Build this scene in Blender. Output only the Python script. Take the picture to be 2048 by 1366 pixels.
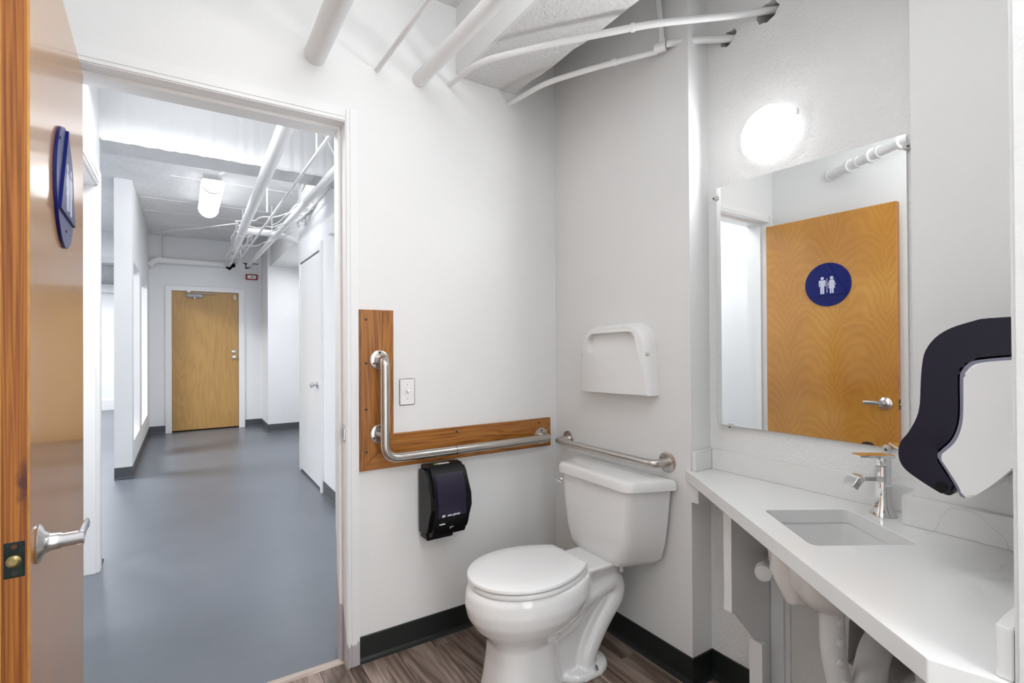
import bpy, bmesh, math, random
from mathutils import Vector, Matrix, noise
random.seed(7)
C = bpy.context.scene.collection
PI = math.pi
for o in list(bpy.data.objects): bpy.data.objects.remove(o)

# ------------------------------------------------------------------ camera
cam = bpy.data.cameras.new('camera'); camo = bpy.data.objects.new('camera', cam); C.objects.link(camo)
cam.sensor_width = 36; cam.sensor_fit = 'HORIZONTAL'; cam.lens = 1018.05 / 2048 * 36
cam.clip_start = .02; cam.clip_end = 60
Rr = (0.84048624, -0.54180127, -0.00585358); Ru = (0.00201333, -0.00768033, 0.99996848); Rf = (0.54182915, 0.84047153, 0.00536439)
camo.matrix_world = Matrix(((Rr[0], Ru[0], -Rf[0], 0), (Rr[1], Ru[1], -Rf[1], 0), (Rr[2], Ru[2], -Rf[2], 1.30), (0, 0, 0, 1)))
bpy.context.scene.camera = camo
# ------------------------------------------------------------------ world, exposure
w = bpy.data.worlds.new('world'); bpy.context.scene.world = w; w.use_nodes = True
w.node_tree.nodes['Background'].inputs[0].default_value = (.02, .022, .02, 1); w.node_tree.nodes['Background'].inputs[1].default_value = .3
vs = bpy.context.scene.view_settings
vs.view_transform = 'Standard'; vs.look = 'None'; vs.gamma = 1; vs.use_curve_mapping = False; vs.exposure = 0.45
DISC, TUBE = 50.0, 3.6
def area(name, loc, size, power, col=(1, .98, .96), rot=(0, 0, 0), sy=None):
    l = bpy.data.lights.new(name, 'AREA'); l.energy = power; l.color = col; l.size = size
    if sy: l.shape = 'RECTANGLE'; l.size_y = sy
    o = bpy.data.objects.new(name, l); C.objects.link(o); o.location = loc; o.rotation_euler = rot; return o
# added unseen fill lights, plus the vestibule lamp inferred from the bright hallway beam
area('fill_bath', (.50, .60, 2.80), .8, 2.5, (.965, .985, 1))  # soft fill added overhead, out of view
area('fill_bath', (.45, .75, 2.62), .7, 9, (.965, .985, 1), rot=(PI, 0, 0))  # uplight added for even fill off the restroom ceiling
area('fill_bath', (.95, -.80, 2.80), .9, 12, (.965, .985, 1))  # fill added behind the viewer
area('fill_bath_low', (.75, -1.27, 1.10), .9, 14, (.965, .985, 1), rot=(PI / 2, 0, 0), sy=1.9)  # flash-like fill added low behind the viewer
area('fill_bath', (.95, -.80, 2.70), .9, 20, (.965, .985, 1), rot=(PI, 0, 0))  # uplight added behind the viewer for ceiling bounce
area('lamp_vestibule', (.0, 3.0, 2.72), .8, 22, (.96, .98, 1), sy=.9)
area('fill_hall', (1.36, 7.1, 2.46), .35, 13, (.96, .98, 1), sy=1.6)  # fill added in the recess to brighten the far hallway
area('fill_hall', (.35, 4.70, 2.78), .8, 11, (.96, .98, 1), rot=(math.radians(55), 0, 0), sy=.3)  # hidden fill added behind the beam, tilted at the far wall
area('fill_side_room', (-2.4, 7.0, 2.86), 1.0, 130, (.95, .97, 1))  # unseen fill added so the wall openings come out bright
area('fill_side_room', (-1.7, 11.4, 2.5), .8, 60, (.95, .97, 1))  # unseen fill added for the deep end behind the gap
area('fill_side_room', (-1.2, 3.0, 2.7), .5, 22, (.95, .97, 1))  # unseen fill added beyond the side doorway

# ------------------------------------------------------------------ material helpers
def nt(name):
    m = bpy.data.materials.new(name); m.use_nodes = True
    n = m.node_tree.nodes; l = m.node_tree.links
    return m, n, l, n['Principled BSDF']
def N(n, t, **kw):
    x = n.new(t)
    for k, v in kw.items():
        if k in x.inputs: x.inputs[k].default_value = v
        else: setattr(x, k, v)
    return x
def ramp(n, stops):
    r = n.new('ShaderNodeValToRGB'); e = r.color_ramp.elements
    e[0].position, e[0].color = stops[0][0], (*stops[0][1], 1)
    e[1].position, e[1].color = stops[-1][0], (*stops[-1][1], 1)
    for p, c in stops[1:-1]:
        k = e.new(p); k.color = (*c, 1)
    return r
def plain(name, col, rough=.5, metal=0, bump=0, bscale=80, coat=0, var=0, vscale=3, bdist=.002):
    m, n, l, b = nt(name)
    b.inputs['Base Color'].default_value = (*col, 1); b.inputs['Roughness'].default_value = rough; b.inputs['Metallic'].default_value = metal
    if coat: b.inputs['Coat Weight'].default_value = coat; b.inputs['Coat Roughness'].default_value = .08
    tc = N(n, 'ShaderNodeTexCoord')
    if var:
        no = N(n, 'ShaderNodeTexNoise', Scale=vscale, Detail=5); l.new(tc.outputs['Object'], no.inputs['Vector'])
        r = ramp(n, [(.3, tuple(c * (1 - var) for c in col)), (.7, tuple(min(1, c * (1 + var)) for c in col))])
        l.new(no.outputs['Fac'], r.inputs[0]); l.new(r.outputs[0], b.inputs['Base Color'])
    if bump:
        n2 = N(n, 'ShaderNodeTexNoise', Scale=bscale, Detail=4); l.new(tc.outputs['Object'], n2.inputs['Vector'])
        bp = N(n, 'ShaderNodeBump', Strength=bump, Distance=bdist); l.new(n2.outputs['Fac'], bp.inputs['Height']); l.new(bp.outputs[0], b.inputs['Normal'])
    return m
def glow(name, col, s):
    m, n, l, b = nt(name); b.inputs['Base Color'].default_value = (.9, .9, .9, 1)
    b.inputs['Emission Color'].default_value = (*col, 1); b.inputs['Emission Strength'].default_value = s; return m
def wood(name, dark, mid, light, axis='Z', fine=70, broad=7, rough=.35, coat=0, stretch=.06, dist=2.2, contrast=1, rings=9, cath=.95):
    """grain runs along the given object axis"""
    m, n, l, b = nt(name); b.inputs['Roughness'].default_value = rough
    if coat: b.inputs['Coat Weight'].default_value = coat; b.inputs['Coat Roughness'].default_value = .12
    tc = N(n, 'ShaderNodeTexCoord'); oi = N(n, 'ShaderNodeObjectInfo')
    off = N(n, 'ShaderNodeVectorMath', operation='SCALE'); off.inputs[0].default_value = (7, 13, 5); l.new(oi.outputs['Random'], off.inputs['Scale'])
    ad = N(n, 'ShaderNodeVectorMath', operation='ADD'); l.new(tc.outputs['Object'], ad.inputs[0]); l.new(off.outputs[0], ad.inputs[1])
    mp = N(n, 'ShaderNodeMapping'); s = [1, 1, 1]; s['XYZ'.index(axis)] = stretch; mp.inputs['Scale'].default_value = s; l.new(ad.outputs[0], mp.inputs[0])
    n1 = N(n, 'ShaderNodeTexNoise', Scale=broad, Detail=3, Distortion=dist); l.new(mp.outputs[0], n1.inputs['Vector'])
    mul = N(n, 'ShaderNodeMath', operation='MULTIPLY'); mul.inputs[1].default_value = rings; l.new(n1.outputs['Fac'], mul.inputs[0])
    fr = N(n, 'ShaderNodeMath', operation='PINGPONG'); fr.inputs[1].default_value = .5; l.new(mul.outputs[0], fr.inputs[0])
    n2 = N(n, 'ShaderNodeTexNoise', Scale=fine, Detail=6); 
    mp2 = N(n, 'ShaderNodeMapping'); s2 = [1, 1, 1]; s2['XYZ'.index(axis)] = .025; mp2.inputs['Scale'].default_value = s2; l.new(ad.outputs[0], mp2.inputs[0]); l.new(mp2.outputs[0], n2.inputs['Vector'])
    mx = N(n, 'ShaderNodeMath', operation='MULTIPLY_ADD'); mx.inputs[1].default_value = .55 * contrast; l.new(n2.outputs['Fac'], mx.inputs[0])
    m3 = N(n, 'ShaderNodeMath', operation='MULTIPLY'); m3.inputs[1].default_value = cath * contrast; l.new(fr.outputs[0], m3.inputs[0]); l.new(m3.outputs[0], mx.inputs[2])
    r = ramp(n, [(.18, dark), (.42, mid), (.75, light)]); l.new(mx.outputs[0], r.inputs[0])
    l.new(r.outputs[0], b.inputs['Base Color'])
    bp = N(n, 'ShaderNodeBump', Strength=.15, Distance=.001); l.new(n2.outputs['Fac'], bp.inputs['Height']); l.new(bp.outputs[0], b.inputs['Normal'])
    return m

M = {}
M['wall'] = plain('painted_wall', (.83, .83, .825), .42, bump=.25, bscale=55, var=.015, vscale=1.5)
M['wall_rough'] = plain('stippled_wall', (.83, .83, .825), .4, bump=.7, bscale=95, var=.015, bdist=.004)
M['wall_part'] = plain('partition_paint', (.83, .83, .825), .4, bump=.3, bscale=95, bdist=.003)
M['hall'] = plain('hall_wall', (.85, .855, .865), .45, bump=.2, bscale=40, var=.02, vscale=2)
M['concrete'] = plain('painted_concrete', (.82, .82, .825), .6, bump=.8, bscale=26, var=.04, vscale=6, bdist=.01)
M['soffit'] = plain('painted_fireproofing', (.82, .82, .815), .6, bump=1, bscale=70, bdist=.012)
M['trim'] = plain('gloss_trim_paint', (.85, .85, .85), .3, bump=.12, bscale=30)
M['pipe'] = plain('painted_pipe', (.85, .85, .85), .35, bump=.15, bscale=60)
M['white'] = plain('white_plastic', (.87, .87, .865), .35, bump=.05, bscale=120)
M['porcelain'] = plain('porcelain', (.88, .88, .88), .07, coat=.6)
M['seat'] = plain('seat_plastic', (.86, .86, .86), .16)
M['basin'] = plain('basin_ceramic', (.80, .765, .74), .15)
M['basin_in'] = plain('basin_glaze', (.80, .80, .79), .12, coat=.5)
M['chrome'] = plain('chrome', (.86, .86, .87), .05, 1)
M['steel'] = plain('brushed_steel', (.56, .53, .50), .28, 1, bump=.2, bscale=150, bdist=.0005)
M['satin'] = plain('satin_chrome', (.62, .62, .64), .25, 1)
M['black'] = plain('black_plastic', (.003, .003, .004), .38); M['black'].node_tree.nodes['Principled BSDF'].inputs['Specular IOR Level'].default_value = .25
M['dark'] = plain('dark_screw', (.03, .025, .02), .5)
M['void'] = plain('void_black', (.006, .008, .006), .9)
M['navy'] = plain('smoked_plastic', (.009, .007, .020), .24, coat=.1)
M['navy'].node_tree.nodes['Principled BSDF'].inputs['Specular IOR Level'].default_value = .3
M['purple_window'] = plain('smoked_window', (.010, .006, .026), .38, coat=0)  # near black purple of the roll dispenser window
M['grey_rim'] = plain('grey_rim', (.22, .22, .30), .35)
M['blue'] = plain('sign_blue', (.003, .009, .135), .35, coat=0)
M['blue'].node_tree.nodes['Principled BSDF'].inputs['Specular IOR Level'].default_value = .3
M['sign_white'] = plain('sign_white', (.62, .63, .75), .4)
M['red'] = plain('alarm_red', (.35, .02, .02), .4)
M['base_black'] = plain('cove_base_black', (.012, .016, .015), .38, bump=.1)
M['base_grey'] = plain('cove_base_grey', (.075, .082, .09), .4)
M['brass'] = plain('old_brass', (.42, .34, .16), .35, 1)
M['patina'] = plain('patina_plate', (.018, .03, .026), .35, .6, var=.4, vscale=60)
M['primer'] = plain('lilac_primer', (.47, .445, .45), .5, var=.06, vscale=20)
M['cable'] = plain('painted_cable', (.76, .76, .76), .45)
M['insul'] = plain('pipe_cover_vinyl', (.74, .735, .73), .3)
M['greypipe'] = plain('drain_pipe', (.80, .79, .78), .3)
M['alu'] = plain('closer_grey', (.27, .28, .30), .4, .6)
M['clip'] = plain('clear_clip', (.62, .61, .58), .2)
M['disc'] = glow('lamp_diffuser', (.97, .985, 1), DISC)
M['disc_rim'] = glow('lamp_rim', (.97, .985, 1), 1.3)
M['tube'] = glow('tube_diffuser', (.95, .975, 1), TUBE)

def mirror_mat():
    m, n, l, b = nt('mirror_silver'); b.inputs['Base Color'].default_value = (.93, .945, .94, 1); b.inputs['Metallic'].default_value = 1; b.inputs['Roughness'].default_value = 0; return m
M['mirror'] = mirror_mat()

def quartz():
    m, n, l, b = nt('quartz'); b.inputs['Roughness'].default_value = .16
    tc = N(n, 'ShaderNodeTexCoord'); no = N(n, 'ShaderNodeTexNoise', Scale=2.6, Detail=9, Distortion=1.6); l.new(tc.outputs['Object'], no.inputs['Vector'])
    r = ramp(n, [(.485, (.82, .82, .81)), (.5, (.70, .70, .69)), (.515, (.82, .82, .81))]); l.new(no.outputs['Fac'], r.inputs[0])
    n2 = N(n, 'ShaderNodeTexNoise', Scale=1.3, Detail=2); l.new(tc.outputs['Object'], n2.inputs['Vector'])
    mx = N(n, 'ShaderNodeMix', data_type='RGBA'); r2 = ramp(n, [(.5, (0, 0, 0)), (.62, (1, 1, 1))]); l.new(n2.outputs['Fac'], r2.inputs[0])
    l.new(r2.outputs[0], mx.inputs[0]); mx.inputs[6].default_value = (.82, .82, .81, 1); l.new(r.outputs[0], mx.inputs[7]); l.new(mx.outputs[2], b.inputs['Base Color'])
    return m
M['quartz'] = quartz()

def hallfloor():
    m, n, l, b = nt('painted_hall_floor')
    tc = N(n, 'ShaderNodeTexCoord'); no = N(n, 'ShaderNodeTexNoise', Scale=2.2, Detail=8, Roughness=.65); l.new(tc.outputs['Object'], no.inputs['Vector'])
    r = ramp(n, [(.3, (.130, .145, .170)), (.7, (.150, .165, .192))]); l.new(no.outputs['Fac'], r.inputs[0])
    l.new(r.outputs[0], b.inputs['Base Color'])
    n2 = N(n, 'ShaderNodeTexNoise', Scale=9, Detail=2); l.new(tc.outputs['Object'], n2.inputs['Vector'])
    b.inputs['Roughness'].default_value = .33
    return m
M['hallfloor'] = hallfloor()

def plankmat():
    m = wood('vinyl_plank', (.045, .026, .018), (.165, .115, .09), (.36, .29, .25), 'Y', fine=110, broad=7, rough=.42, stretch=.10, dist=1.2, contrast=1.0, rings=5, cath=.7)
    n, l = m.node_tree.nodes, m.node_tree.links; b = n['Principled BSDF']
    src = b.inputs['Base Color'].links[0].from_socket
    oi = N(n, 'ShaderNodeObjectInfo'); mr = N(n, 'ShaderNodeMapRange'); mr.inputs[3].default_value = .72; mr.inputs[4].default_value = 1.3; l.new(oi.outputs['Random'], mr.inputs[0])
    sc = N(n, 'ShaderNodeVectorMath', operation='SCALE'); l.new(src, sc.inputs[0]); l.new(mr.outputs[0], sc.inputs['Scale']); l.new(sc.outputs[0], b.inputs['Base Color'])
    return m
M['plank'] = plankmat()
M['oak_v'] = wood('oak_upright', (.12, .032, .005), (.33, .118, .018), (.45, .19, .036), 'Z', fine=170, broad=10, rough=.33, coat=.25, stretch=.07, dist=.5, rings=16, cath=.55, contrast=1.15)
M['oak_h'] = wood('oak_level', (.12, .032, .005), (.33, .118, .018), (.45, .19, .036), 'X', fine=170, broad=10, rough=.33, coat=.25, stretch=.07, dist=.5, rings=16, cath=.55, contrast=1.15)
M['edge'] = wood('fir_edge', (.15, .036, .004), (.31, .095, .011), (.50, .20, .03), 'Z', fine=90, broad=34, rough=.4, stretch=.012, dist=.3, rings=10, cath=.6)
def stain(m, cx, cz, rx, rz, col):
    n, l = m.node_tree.nodes, m.node_tree.links; b = n['Principled BSDF']; src = b.inputs['Base Color'].links[0].from_socket
    tc = N(n, 'ShaderNodeTexCoord'); mp = N(n, 'ShaderNodeMapping'); mp.inputs['Location'].default_value = (0, -cx / rx, -cz / rz); mp.inputs['Scale'].default_value = (0, 1 / rx, 1 / rz)
    l.new(tc.outputs['Object'], mp.inputs[0]); ln = N(n, 'ShaderNodeVectorMath', operation='LENGTH'); l.new(mp.outputs[0], ln.inputs[0])
    no = N(n, 'ShaderNodeTexNoise', Scale=60, Detail=5); l.new(tc.outputs['Object'], no.inputs['Vector'])
    ad = N(n, 'ShaderNodeMath', operation='MULTIPLY_ADD'); ad.inputs[1].default_value = 1.3; l.new(no.outputs['Fac'], ad.inputs[0]); l.new(ln.outputs['Value'], ad.inputs[2])
    r = ramp(n, [(.55, (1, 1, 1)), (.99, (0, 0, 0))]); 
    sb = N(n, 'ShaderNodeMath', operation='MULTIPLY'); sb.inputs[1].default_value = .6; l.new(ad.outputs[0], sb.inputs[0]); l.new(sb.outputs[0], r.inputs[0])
    mx = N(n, 'ShaderNodeMix', data_type='RGBA'); l.new(r.outputs[0], mx.inputs[0]); l.new(src, mx.inputs[6]); mx.inputs[7].default_value = (*col, 1); l.new(mx.outputs[2], b.inputs['Base Color'])
stain(M['edge'], -.008, 1.05, .013, .050, (.09, .022, .012))
M['birch_far'] = wood('birch_far_door', (.42, .235, .072), (.46, .262, .083), (.50, .292, .098), 'Z', fine=24, broad=3, rough=.4, stretch=.16, dist=1.5)

def birch():
    m, n, l, b = nt('birch_veneer'); b.inputs['Roughness'].default_value = .22
    b.inputs['Coat Weight'].default_value = .5; b.inputs['Coat Roughness'].default_value = .1
    tc = N(n, 'ShaderNodeTexCoord'); sx = N(n, 'ShaderNodeSeparateXYZ'); l.new(tc.outputs['Object'], sx.inputs[0])
    # book-matched leaves .2 m wide, cathedral arches
    pp = N(n, 'ShaderNodeMath', operation='PINGPONG'); pp.inputs[1].default_value = .155; l.new(sx.outputs[0], pp.inputs[0])
    sq = N(n, 'ShaderNodeMath', operation='POWER'); sq.inputs[1].default_value = 2; l.new(pp.outputs[0], sq.inputs[0])
    s1 = N(n, 'ShaderNodeMath', operation='MULTIPLY'); s1.inputs[1].default_value = 9; l.new(sq.outputs[0], s1.inputs[0])
    no = N(n, 'ShaderNodeTexNoise', Scale=3.5, Detail=5, Distortion=.6); l.new(tc.outputs['Object'], no.inputs['Vector'])
    a1 = N(n, 'ShaderNodeMath', operation='MULTIPLY_ADD'); a1.inputs[1].default_value = .4; l.new(no.outputs['Fac'], a1.inputs[0]); l.new(s1.outputs[0], a1.inputs[2])
    a2 = N(n, 'ShaderNodeMath', operation='ADD'); l.new(a1.outputs[0], a2.inputs[0]); l.new(sx.outputs[2], a2.inputs[1])
    a3 = N(n, 'ShaderNodeMath', operation='MULTIPLY'); a3.inputs[1].default_value = 13; l.new(a2.outputs[0], a3.inputs[0])
    a4 = N(n, 'ShaderNodeMath', operation='PINGPONG'); a4.inputs[1].default_value = .5; l.new(a3.outputs[0], a4.inputs[0])
    n3 = N(n, 'ShaderNodeTexNoise', Scale=1.6, Detail=4); l.new(tc.outputs['Object'], n3.inputs['Vector'])
    m1 = N(n, 'ShaderNodeMath', operation='MULTIPLY_ADD'); m1.inputs[1].default_value = .19; l.new(a4.outputs[0], m1.inputs[0])
    m2 = N(n, 'ShaderNodeMath', operation='MULTIPLY'); m2.inputs[1].default_value = .75; l.new(n3.outputs['Fac'], m2.inputs[0]); l.new(m2.outputs[0], m1.inputs[2])
    r = ramp(n, [(.25, (.42, .165, .022)), (.48, (.56, .255, .040)), (.68, (.68, .37, .085))]); l.new(m1.outputs[0], r.inputs[0]); l.new(r.outputs[0], b.inputs['Base Color'])
    return m
M['birch'] = birch()

def casing_mat():
    # white gloss paint that stops short of the floor, bare lilac primer below
    m, n, l, b = nt('casing_paint'); b.inputs['Roughness'].default_value = .32
    tc = N(n, 'ShaderNodeTexCoord'); sx = N(n, 'ShaderNodeSeparateXYZ'); l.new(tc.outputs['Object'], sx.inputs[0])
    no = N(n, 'ShaderNodeTexNoise', Scale=14, Detail=4); l.new(tc.outputs['Object'], no.inputs['Vector'])
    my = N(n, 'ShaderNodeMath', operation='MULTIPLY_ADD'); my.inputs[1].default_value = -2.4; my.inputs[2].default_value = 5.04; l.new(sx.outputs[1], my.inputs[0])   # edge climbs into the jamb
    a = N(n, 'ShaderNodeMath', operation='ADD'); l.new(sx.outputs[2], a.inputs[0]); l.new(my.outputs[0], a.inputs[1])
    ab = N(n, 'ShaderNodeMath', operation='MULTIPLY_ADD'); ab.inputs[1].default_value = .05; l.new(no.outputs['Fac'], ab.inputs[0]); l.new(a.outputs[0], ab.inputs[2])
    r = ramp(n, [(.150, (.47, .44, .46)), (.156, (.85, .85, .85))]); l.new(ab.outputs[0], r.inputs[0]); l.new(r.outputs[0], b.inputs['Base Color'])
    return m
M['casing'] = casing_mat()

# ------------------------------------------------------------------ mesh helpers
def obj(name, bm, mat, parent=None, smooth=False, loc=None):
    me = bpy.data.meshes.new(name); bmesh.ops.recalc_face_normals(bm, faces=bm.faces[:]); bm.to_mesh(me); bm.free()
    for mm in (mat if isinstance(mat, (list, tuple)) else [mat]): me.materials.append(mm)
    if smooth:
        me.polygons.foreach_set('use_smooth', [True] * len(me.polygons)); 
        try: me.set_sharp_from_angle(angle=math.radians(38))
        except Exception: pass
    o = bpy.data.objects.new(name, me); C.objects.link(o)
    if parent is not None: o.parent = parent
    if loc is not None: o.location = loc
    return o
def tag(o, label=None, cat=None, group=None, kind=None):
    if label: o['label'] = label
    if cat: o['category'] = cat
    if group: o['group'] = group
    if kind: o['kind'] = kind
    return o
def thing(name, label, cat, loc=(0, 0, 0), rz=0, group=None, kind=None):
    o = bpy.data.objects.new(name, None); C.objects.link(o); o.location = loc; o.rotation_euler = (0, 0, rz); o.empty_display_size = .05
    return tag(o, label, cat, group, kind)
def B(): return bmesh.new()
def box(bm, lo, hi, mi=0):
    v = [bm.verts.new((x, y, z)) for x in (lo[0], hi[0]) for y in (lo[1], hi[1]) for z in (lo[2], hi[2])]
    for f in ((0, 1, 3, 2), (4, 6, 7, 5), (0, 4, 5, 1), (2, 3, 7, 6), (0, 2, 6, 4), (1, 5, 7, 3)):
        bm.faces.new([v[i] for i in f]).material_index = mi
    return bm
def bbox(lo, hi, bev=0, seg=2):
    bm = box(B(), lo, hi)
    if bev: bmesh.ops.bevel(bm, geom=bm.edges[:], offset=bev, segments=seg, affect='EDGES', clamp_overlap=True)
    return bm
def prism(bm, pts, f, a, b):
    """pts 2d; f(u,v,t)->xyz ; extruded t from a to b"""
    A = [bm.verts.new(f(u, v, a)) for u, v in pts]; Bv = [bm.verts.new(f(u, v, b)) for u, v in pts]; k = len(pts)
    bm.faces.new(A); bm.faces.new(Bv[::-1])
    for i in range(k): bm.faces.new((A[i], A[(i + 1) % k], Bv[(i + 1) % k], Bv[i]))
    return bm
def fillet(pts, r, n=6):
    pts = [Vector(p) for p in pts]; out = [pts[0]]
    for i in range(1, len(pts) - 1):
        a, b, c = pts[i - 1], pts[i], pts[i + 1]; d1 = (a - b); d2 = (c - b)
        t = min(r, d1.length * .49, d2.length * .49); p = b + d1.normalized() * t; q = b + d2.normalized() * t
        for k in range(n + 1):
            s = k / n; out.append(p * (1 - s) ** 2 + b * 2 * s * (1 - s) + q * s * s)
    out.append(pts[-1]); return out
def tube(bm, pts, r, seg=14, caps=True):
    pts = [Vector(p) for p in pts]; rs = r if isinstance(r, (list, tuple)) else [r] * len(pts)
    tg = []
    for i in range(len(pts)):
        d = (pts[min(i + 1, len(pts) - 1)] - pts[max(i - 1, 0)]); tg.append(d.normalized())
    u = tg[0].orthogonal().normalized(); rings = []
    for i, p in enumerate(pts):
        u = (u - tg[i] * u.dot(tg[i])).normalized(); v = tg[i].cross(u)
        rings.append([bm.verts.new(p + (u * math.cos(2 * PI * k / seg) + v * math.sin(2 * PI * k / seg)) * rs[i]) for k in range(seg)])
    for a, b in zip(rings, rings[1:]):
        for k in range(seg): bm.faces.new((a[k], a[(k + 1) % seg], b[(k + 1) % seg], b[k]))
    if caps: bm.faces.new(rings[0][::-1]); bm.faces.new(rings[-1])
    return bm
def lathe(bm, prof, o, ax, seg=24):
    """prof (radius, height along axis)"""
    o = Vector(o); ax = Vector(ax).normalized(); u = ax.orthogonal().normalized(); v = ax.cross(u); rings = []
    for r, h in prof:
        rings.append([bm.verts.new(o + ax * h + (u * math.cos(2 * PI * k / seg) + v * math.sin(2 * PI * k / seg)) * max(r, 1e-5)) for k in range(seg)])
    for a, b in zip(rings, rings[1:]):
        for k in range(seg): bm.faces.new((a[k], a[(k + 1) % seg], b[(k + 1) % seg], b[k]))
    bm.faces.new(rings[0][::-1]); bm.faces.new(rings[-1]); return bm
def loft(bm, rings, caps=True):
    R = [[bm.verts.new(p) for p in r] for r in rings]; k = len(R[0])
    for a, b in zip(R, R[1:]):
        for i in range(k): bm.faces.new((a[i], a[(i + 1) % k], b[(i + 1) % k], b[i]))
    if caps: bm.faces.new(R[0][::-1]); bm.faces.new(R[-1])
    return bm
def bake(o, *mods):
    """apply modifiers given as (type, dict)"""
    for t, kw in mods:
        m = o.modifiers.new(t, t)
        for k, v in kw.items(): setattr(m, k, v)
    bpy.context.view_layer.update()
    dg = bpy.context.evaluated_depsgraph_get(); me = bpy.data.meshes.new_from_object(o.evaluated_get(dg)); o.modifiers.clear(); o.data = me; return o
def cut(o, *cutters):
    for c in cutters:
        ob = obj('cutter', c, M['wall'])
        bake(o, ('BOOLEAN', dict(operation='DIFFERENCE', object=ob, solver='EXACT'))); bpy.data.objects.remove(ob)
    return o
def smooth(o, ang=38):
    me = o.data; me.polygons.foreach_set('use_smooth', [True] * len(me.polygons))
    try: me.set_sharp_from_angle(angle=math.radians(ang))
    except Exception: pass
    return o
def struct(name, bm, mat, label=None, parent=None):
    o = obj(name, bm, mat, parent)
    if parent is None: tag(o, label, None, None, 'structure')
    return o
def boxes(*bs):
    bm = B()
    for lo, hi in bs: box(bm, lo, hi)
    return bm
def jag(x0, x1, y0, y1, n, amp, seed=0):
    """polyline from (x0,y0) to (x1,y1) with ragged offsets"""
    r = random.Random(seed); out = []
    for i in range(n + 1):
        t = i / n; out.append((x0 + (x1 - x0) * t + r.uniform(-amp, amp), y0 + (y1 - y0) * t + r.uniform(-amp, amp) * .5))
    return out

# ================================================================== room shell : restroom
YA, XB, XM, XD, YF = 2.100, 1.622, 1.739, 1.633, .224
YA2 = 2.25; CZ = 2.85
DX0, DX1, DZ = -.296, .548, 2.202     # doorway clear opening
wn = struct('wall_north', boxes(((-.50, YA, 0), (DX0 - .02, YA2, CZ + .1)), ((DX1 + .02, YA, 0), (1.8, YA2, CZ + .1)), ((DX0 - .02, YA, DZ + .02), (DX1 + .02, YA2, CZ + .1))), M['wall'],
            'white painted wall holding the open doorway and the grab bar board')
YS = 1.262
struct('wall_east', boxes(((XB, YS, 0), (1.95, YA, CZ + .1))), M['wall'], 'grey white wall behind the toilet tank')
wm = struct('wall_mirror_side', boxes(((XM, .40, 0), (1.95, YS + .0, CZ + .1))), M['wall_rough'], 'stippled white wall carrying the mirror and the round lamp')
def hole(cy, cz, ry, rz, ang, seed, x0, x1, n=17):
    r = random.Random(seed); P = []
    for i in range(n):
        a = 2 * PI * i / n; k = 1 + r.uniform(-.14, .14); y = ry * math.cos(a) * k; z = rz * math.sin(a) * k
        P.append((cy + y * math.cos(ang) - z * math.sin(ang), cz + y * math.sin(ang) + z * math.cos(ang)))
    return prism(B(), P, lambda u, v, t: (t, u, v), x0, x1)
cut(wm, hole(1.017, 2.472, .042, .034, -.5, 3, XM - .1, 2.0), hole(1.170, 2.455, .034, .024, -.6, 5, XM - .1, 2.0),
    prism(B(), [(.775, .30), (.77, .43), (.755, .50), (.62, .52), (.60, .34), (.66, .28)], lambda u, v, t: (t, u, v), XM - .1, 2.0))
struct('wall_east_return', boxes(((XD, YF, 0), (1.95, .562, CZ + .1))), M['wall'], 'plain white wall section right of the mirror')
struct('wall_partition', bbox((.985, .085, 0), (1.95, YF, CZ + .1), .006, 2), M['wall_part'], 'end of the stippled white partition by the towel dispenser')
struct('wall_west', boxes(((-.50, -1.3, 0), (-.375, YA, CZ + .1))), M['wall'], 'white side wall behind the open wooden door')
struct('wall_south', boxes(((-.50, -1.42, 0), (1.95, -1.3, CZ + .1))), M['wall'], 'white wall behind the viewer')
struct('wall_southeast', boxes(((1.62, -1.3, 0), (1.75, .085, CZ + .1))), M['wall'], 'white wall beyond the partition')
struct('ceiling', boxes(((-.5, -1.42, CZ), (1.95, YA + .02, CZ + .12))), M['concrete'], 'painted concrete restroom ceiling')
# concrete beam under the ceiling with a ragged right edge
bm = B(); pl = [(1.073, 2.10), (1.073, -1.3)] + [(x, y) for y, x in jag(-1.3, 2.1, 1.40, 1.375, 46, .012, 4)]
prism(bm, pl, lambda u, v, t: (u, v, t), 2.535, CZ)
o = struct('beam_ceiling', bm, M['soffit'], 'rough textured white ceiling beam above the toilet corner')
o2 = struct('casing_board', bbox((1.058, -1.3, 2.532), (1.0735, 2.098, CZ), 0), M['wall'], None, o)
# floor
fl = struct('floor', boxes(((-.5, -1.42, -.12), (1.95, YA + .055, -.006))), M['void'], 'grey brown wood plank floor of the restroom')
pw, plen = .152, 1.22
ix = 0; x = -.46
while x < 1.80:
    off = (ix * .43) % plen; y = -1.42 - off
    while y < YA + .05:
        y0, y1 = max(y, -1.42), min(y + plen, YA + .03); x1 = min(x + pw, 1.80)
        if y1 - y0 > .03:
            b_ = bbox((x + .0006, y0 + .0006, -.006), (x1 - .0006, y1 - .0006, 0), .0008, 1); obj('plank', b_, M['plank'], fl)
        y += plen
    x += pw; ix += 1
# threshold strip
bm = prism(B(), [(YA + .028, 0), (YA + .034, .007), (YA + .062, .007), (YA + .070, 0)], lambda u, v, t: (t, u, v), DX0, DX1)
o = obj('threshold_strip', bm, wood('threshold_wood', (.30, .24, .20), (.45, .37, .32), (.52, .44, .38), 'X', stretch=.1)); tag(o, 'light wood grain threshold strip across the restroom doorway', 'threshold')

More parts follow.
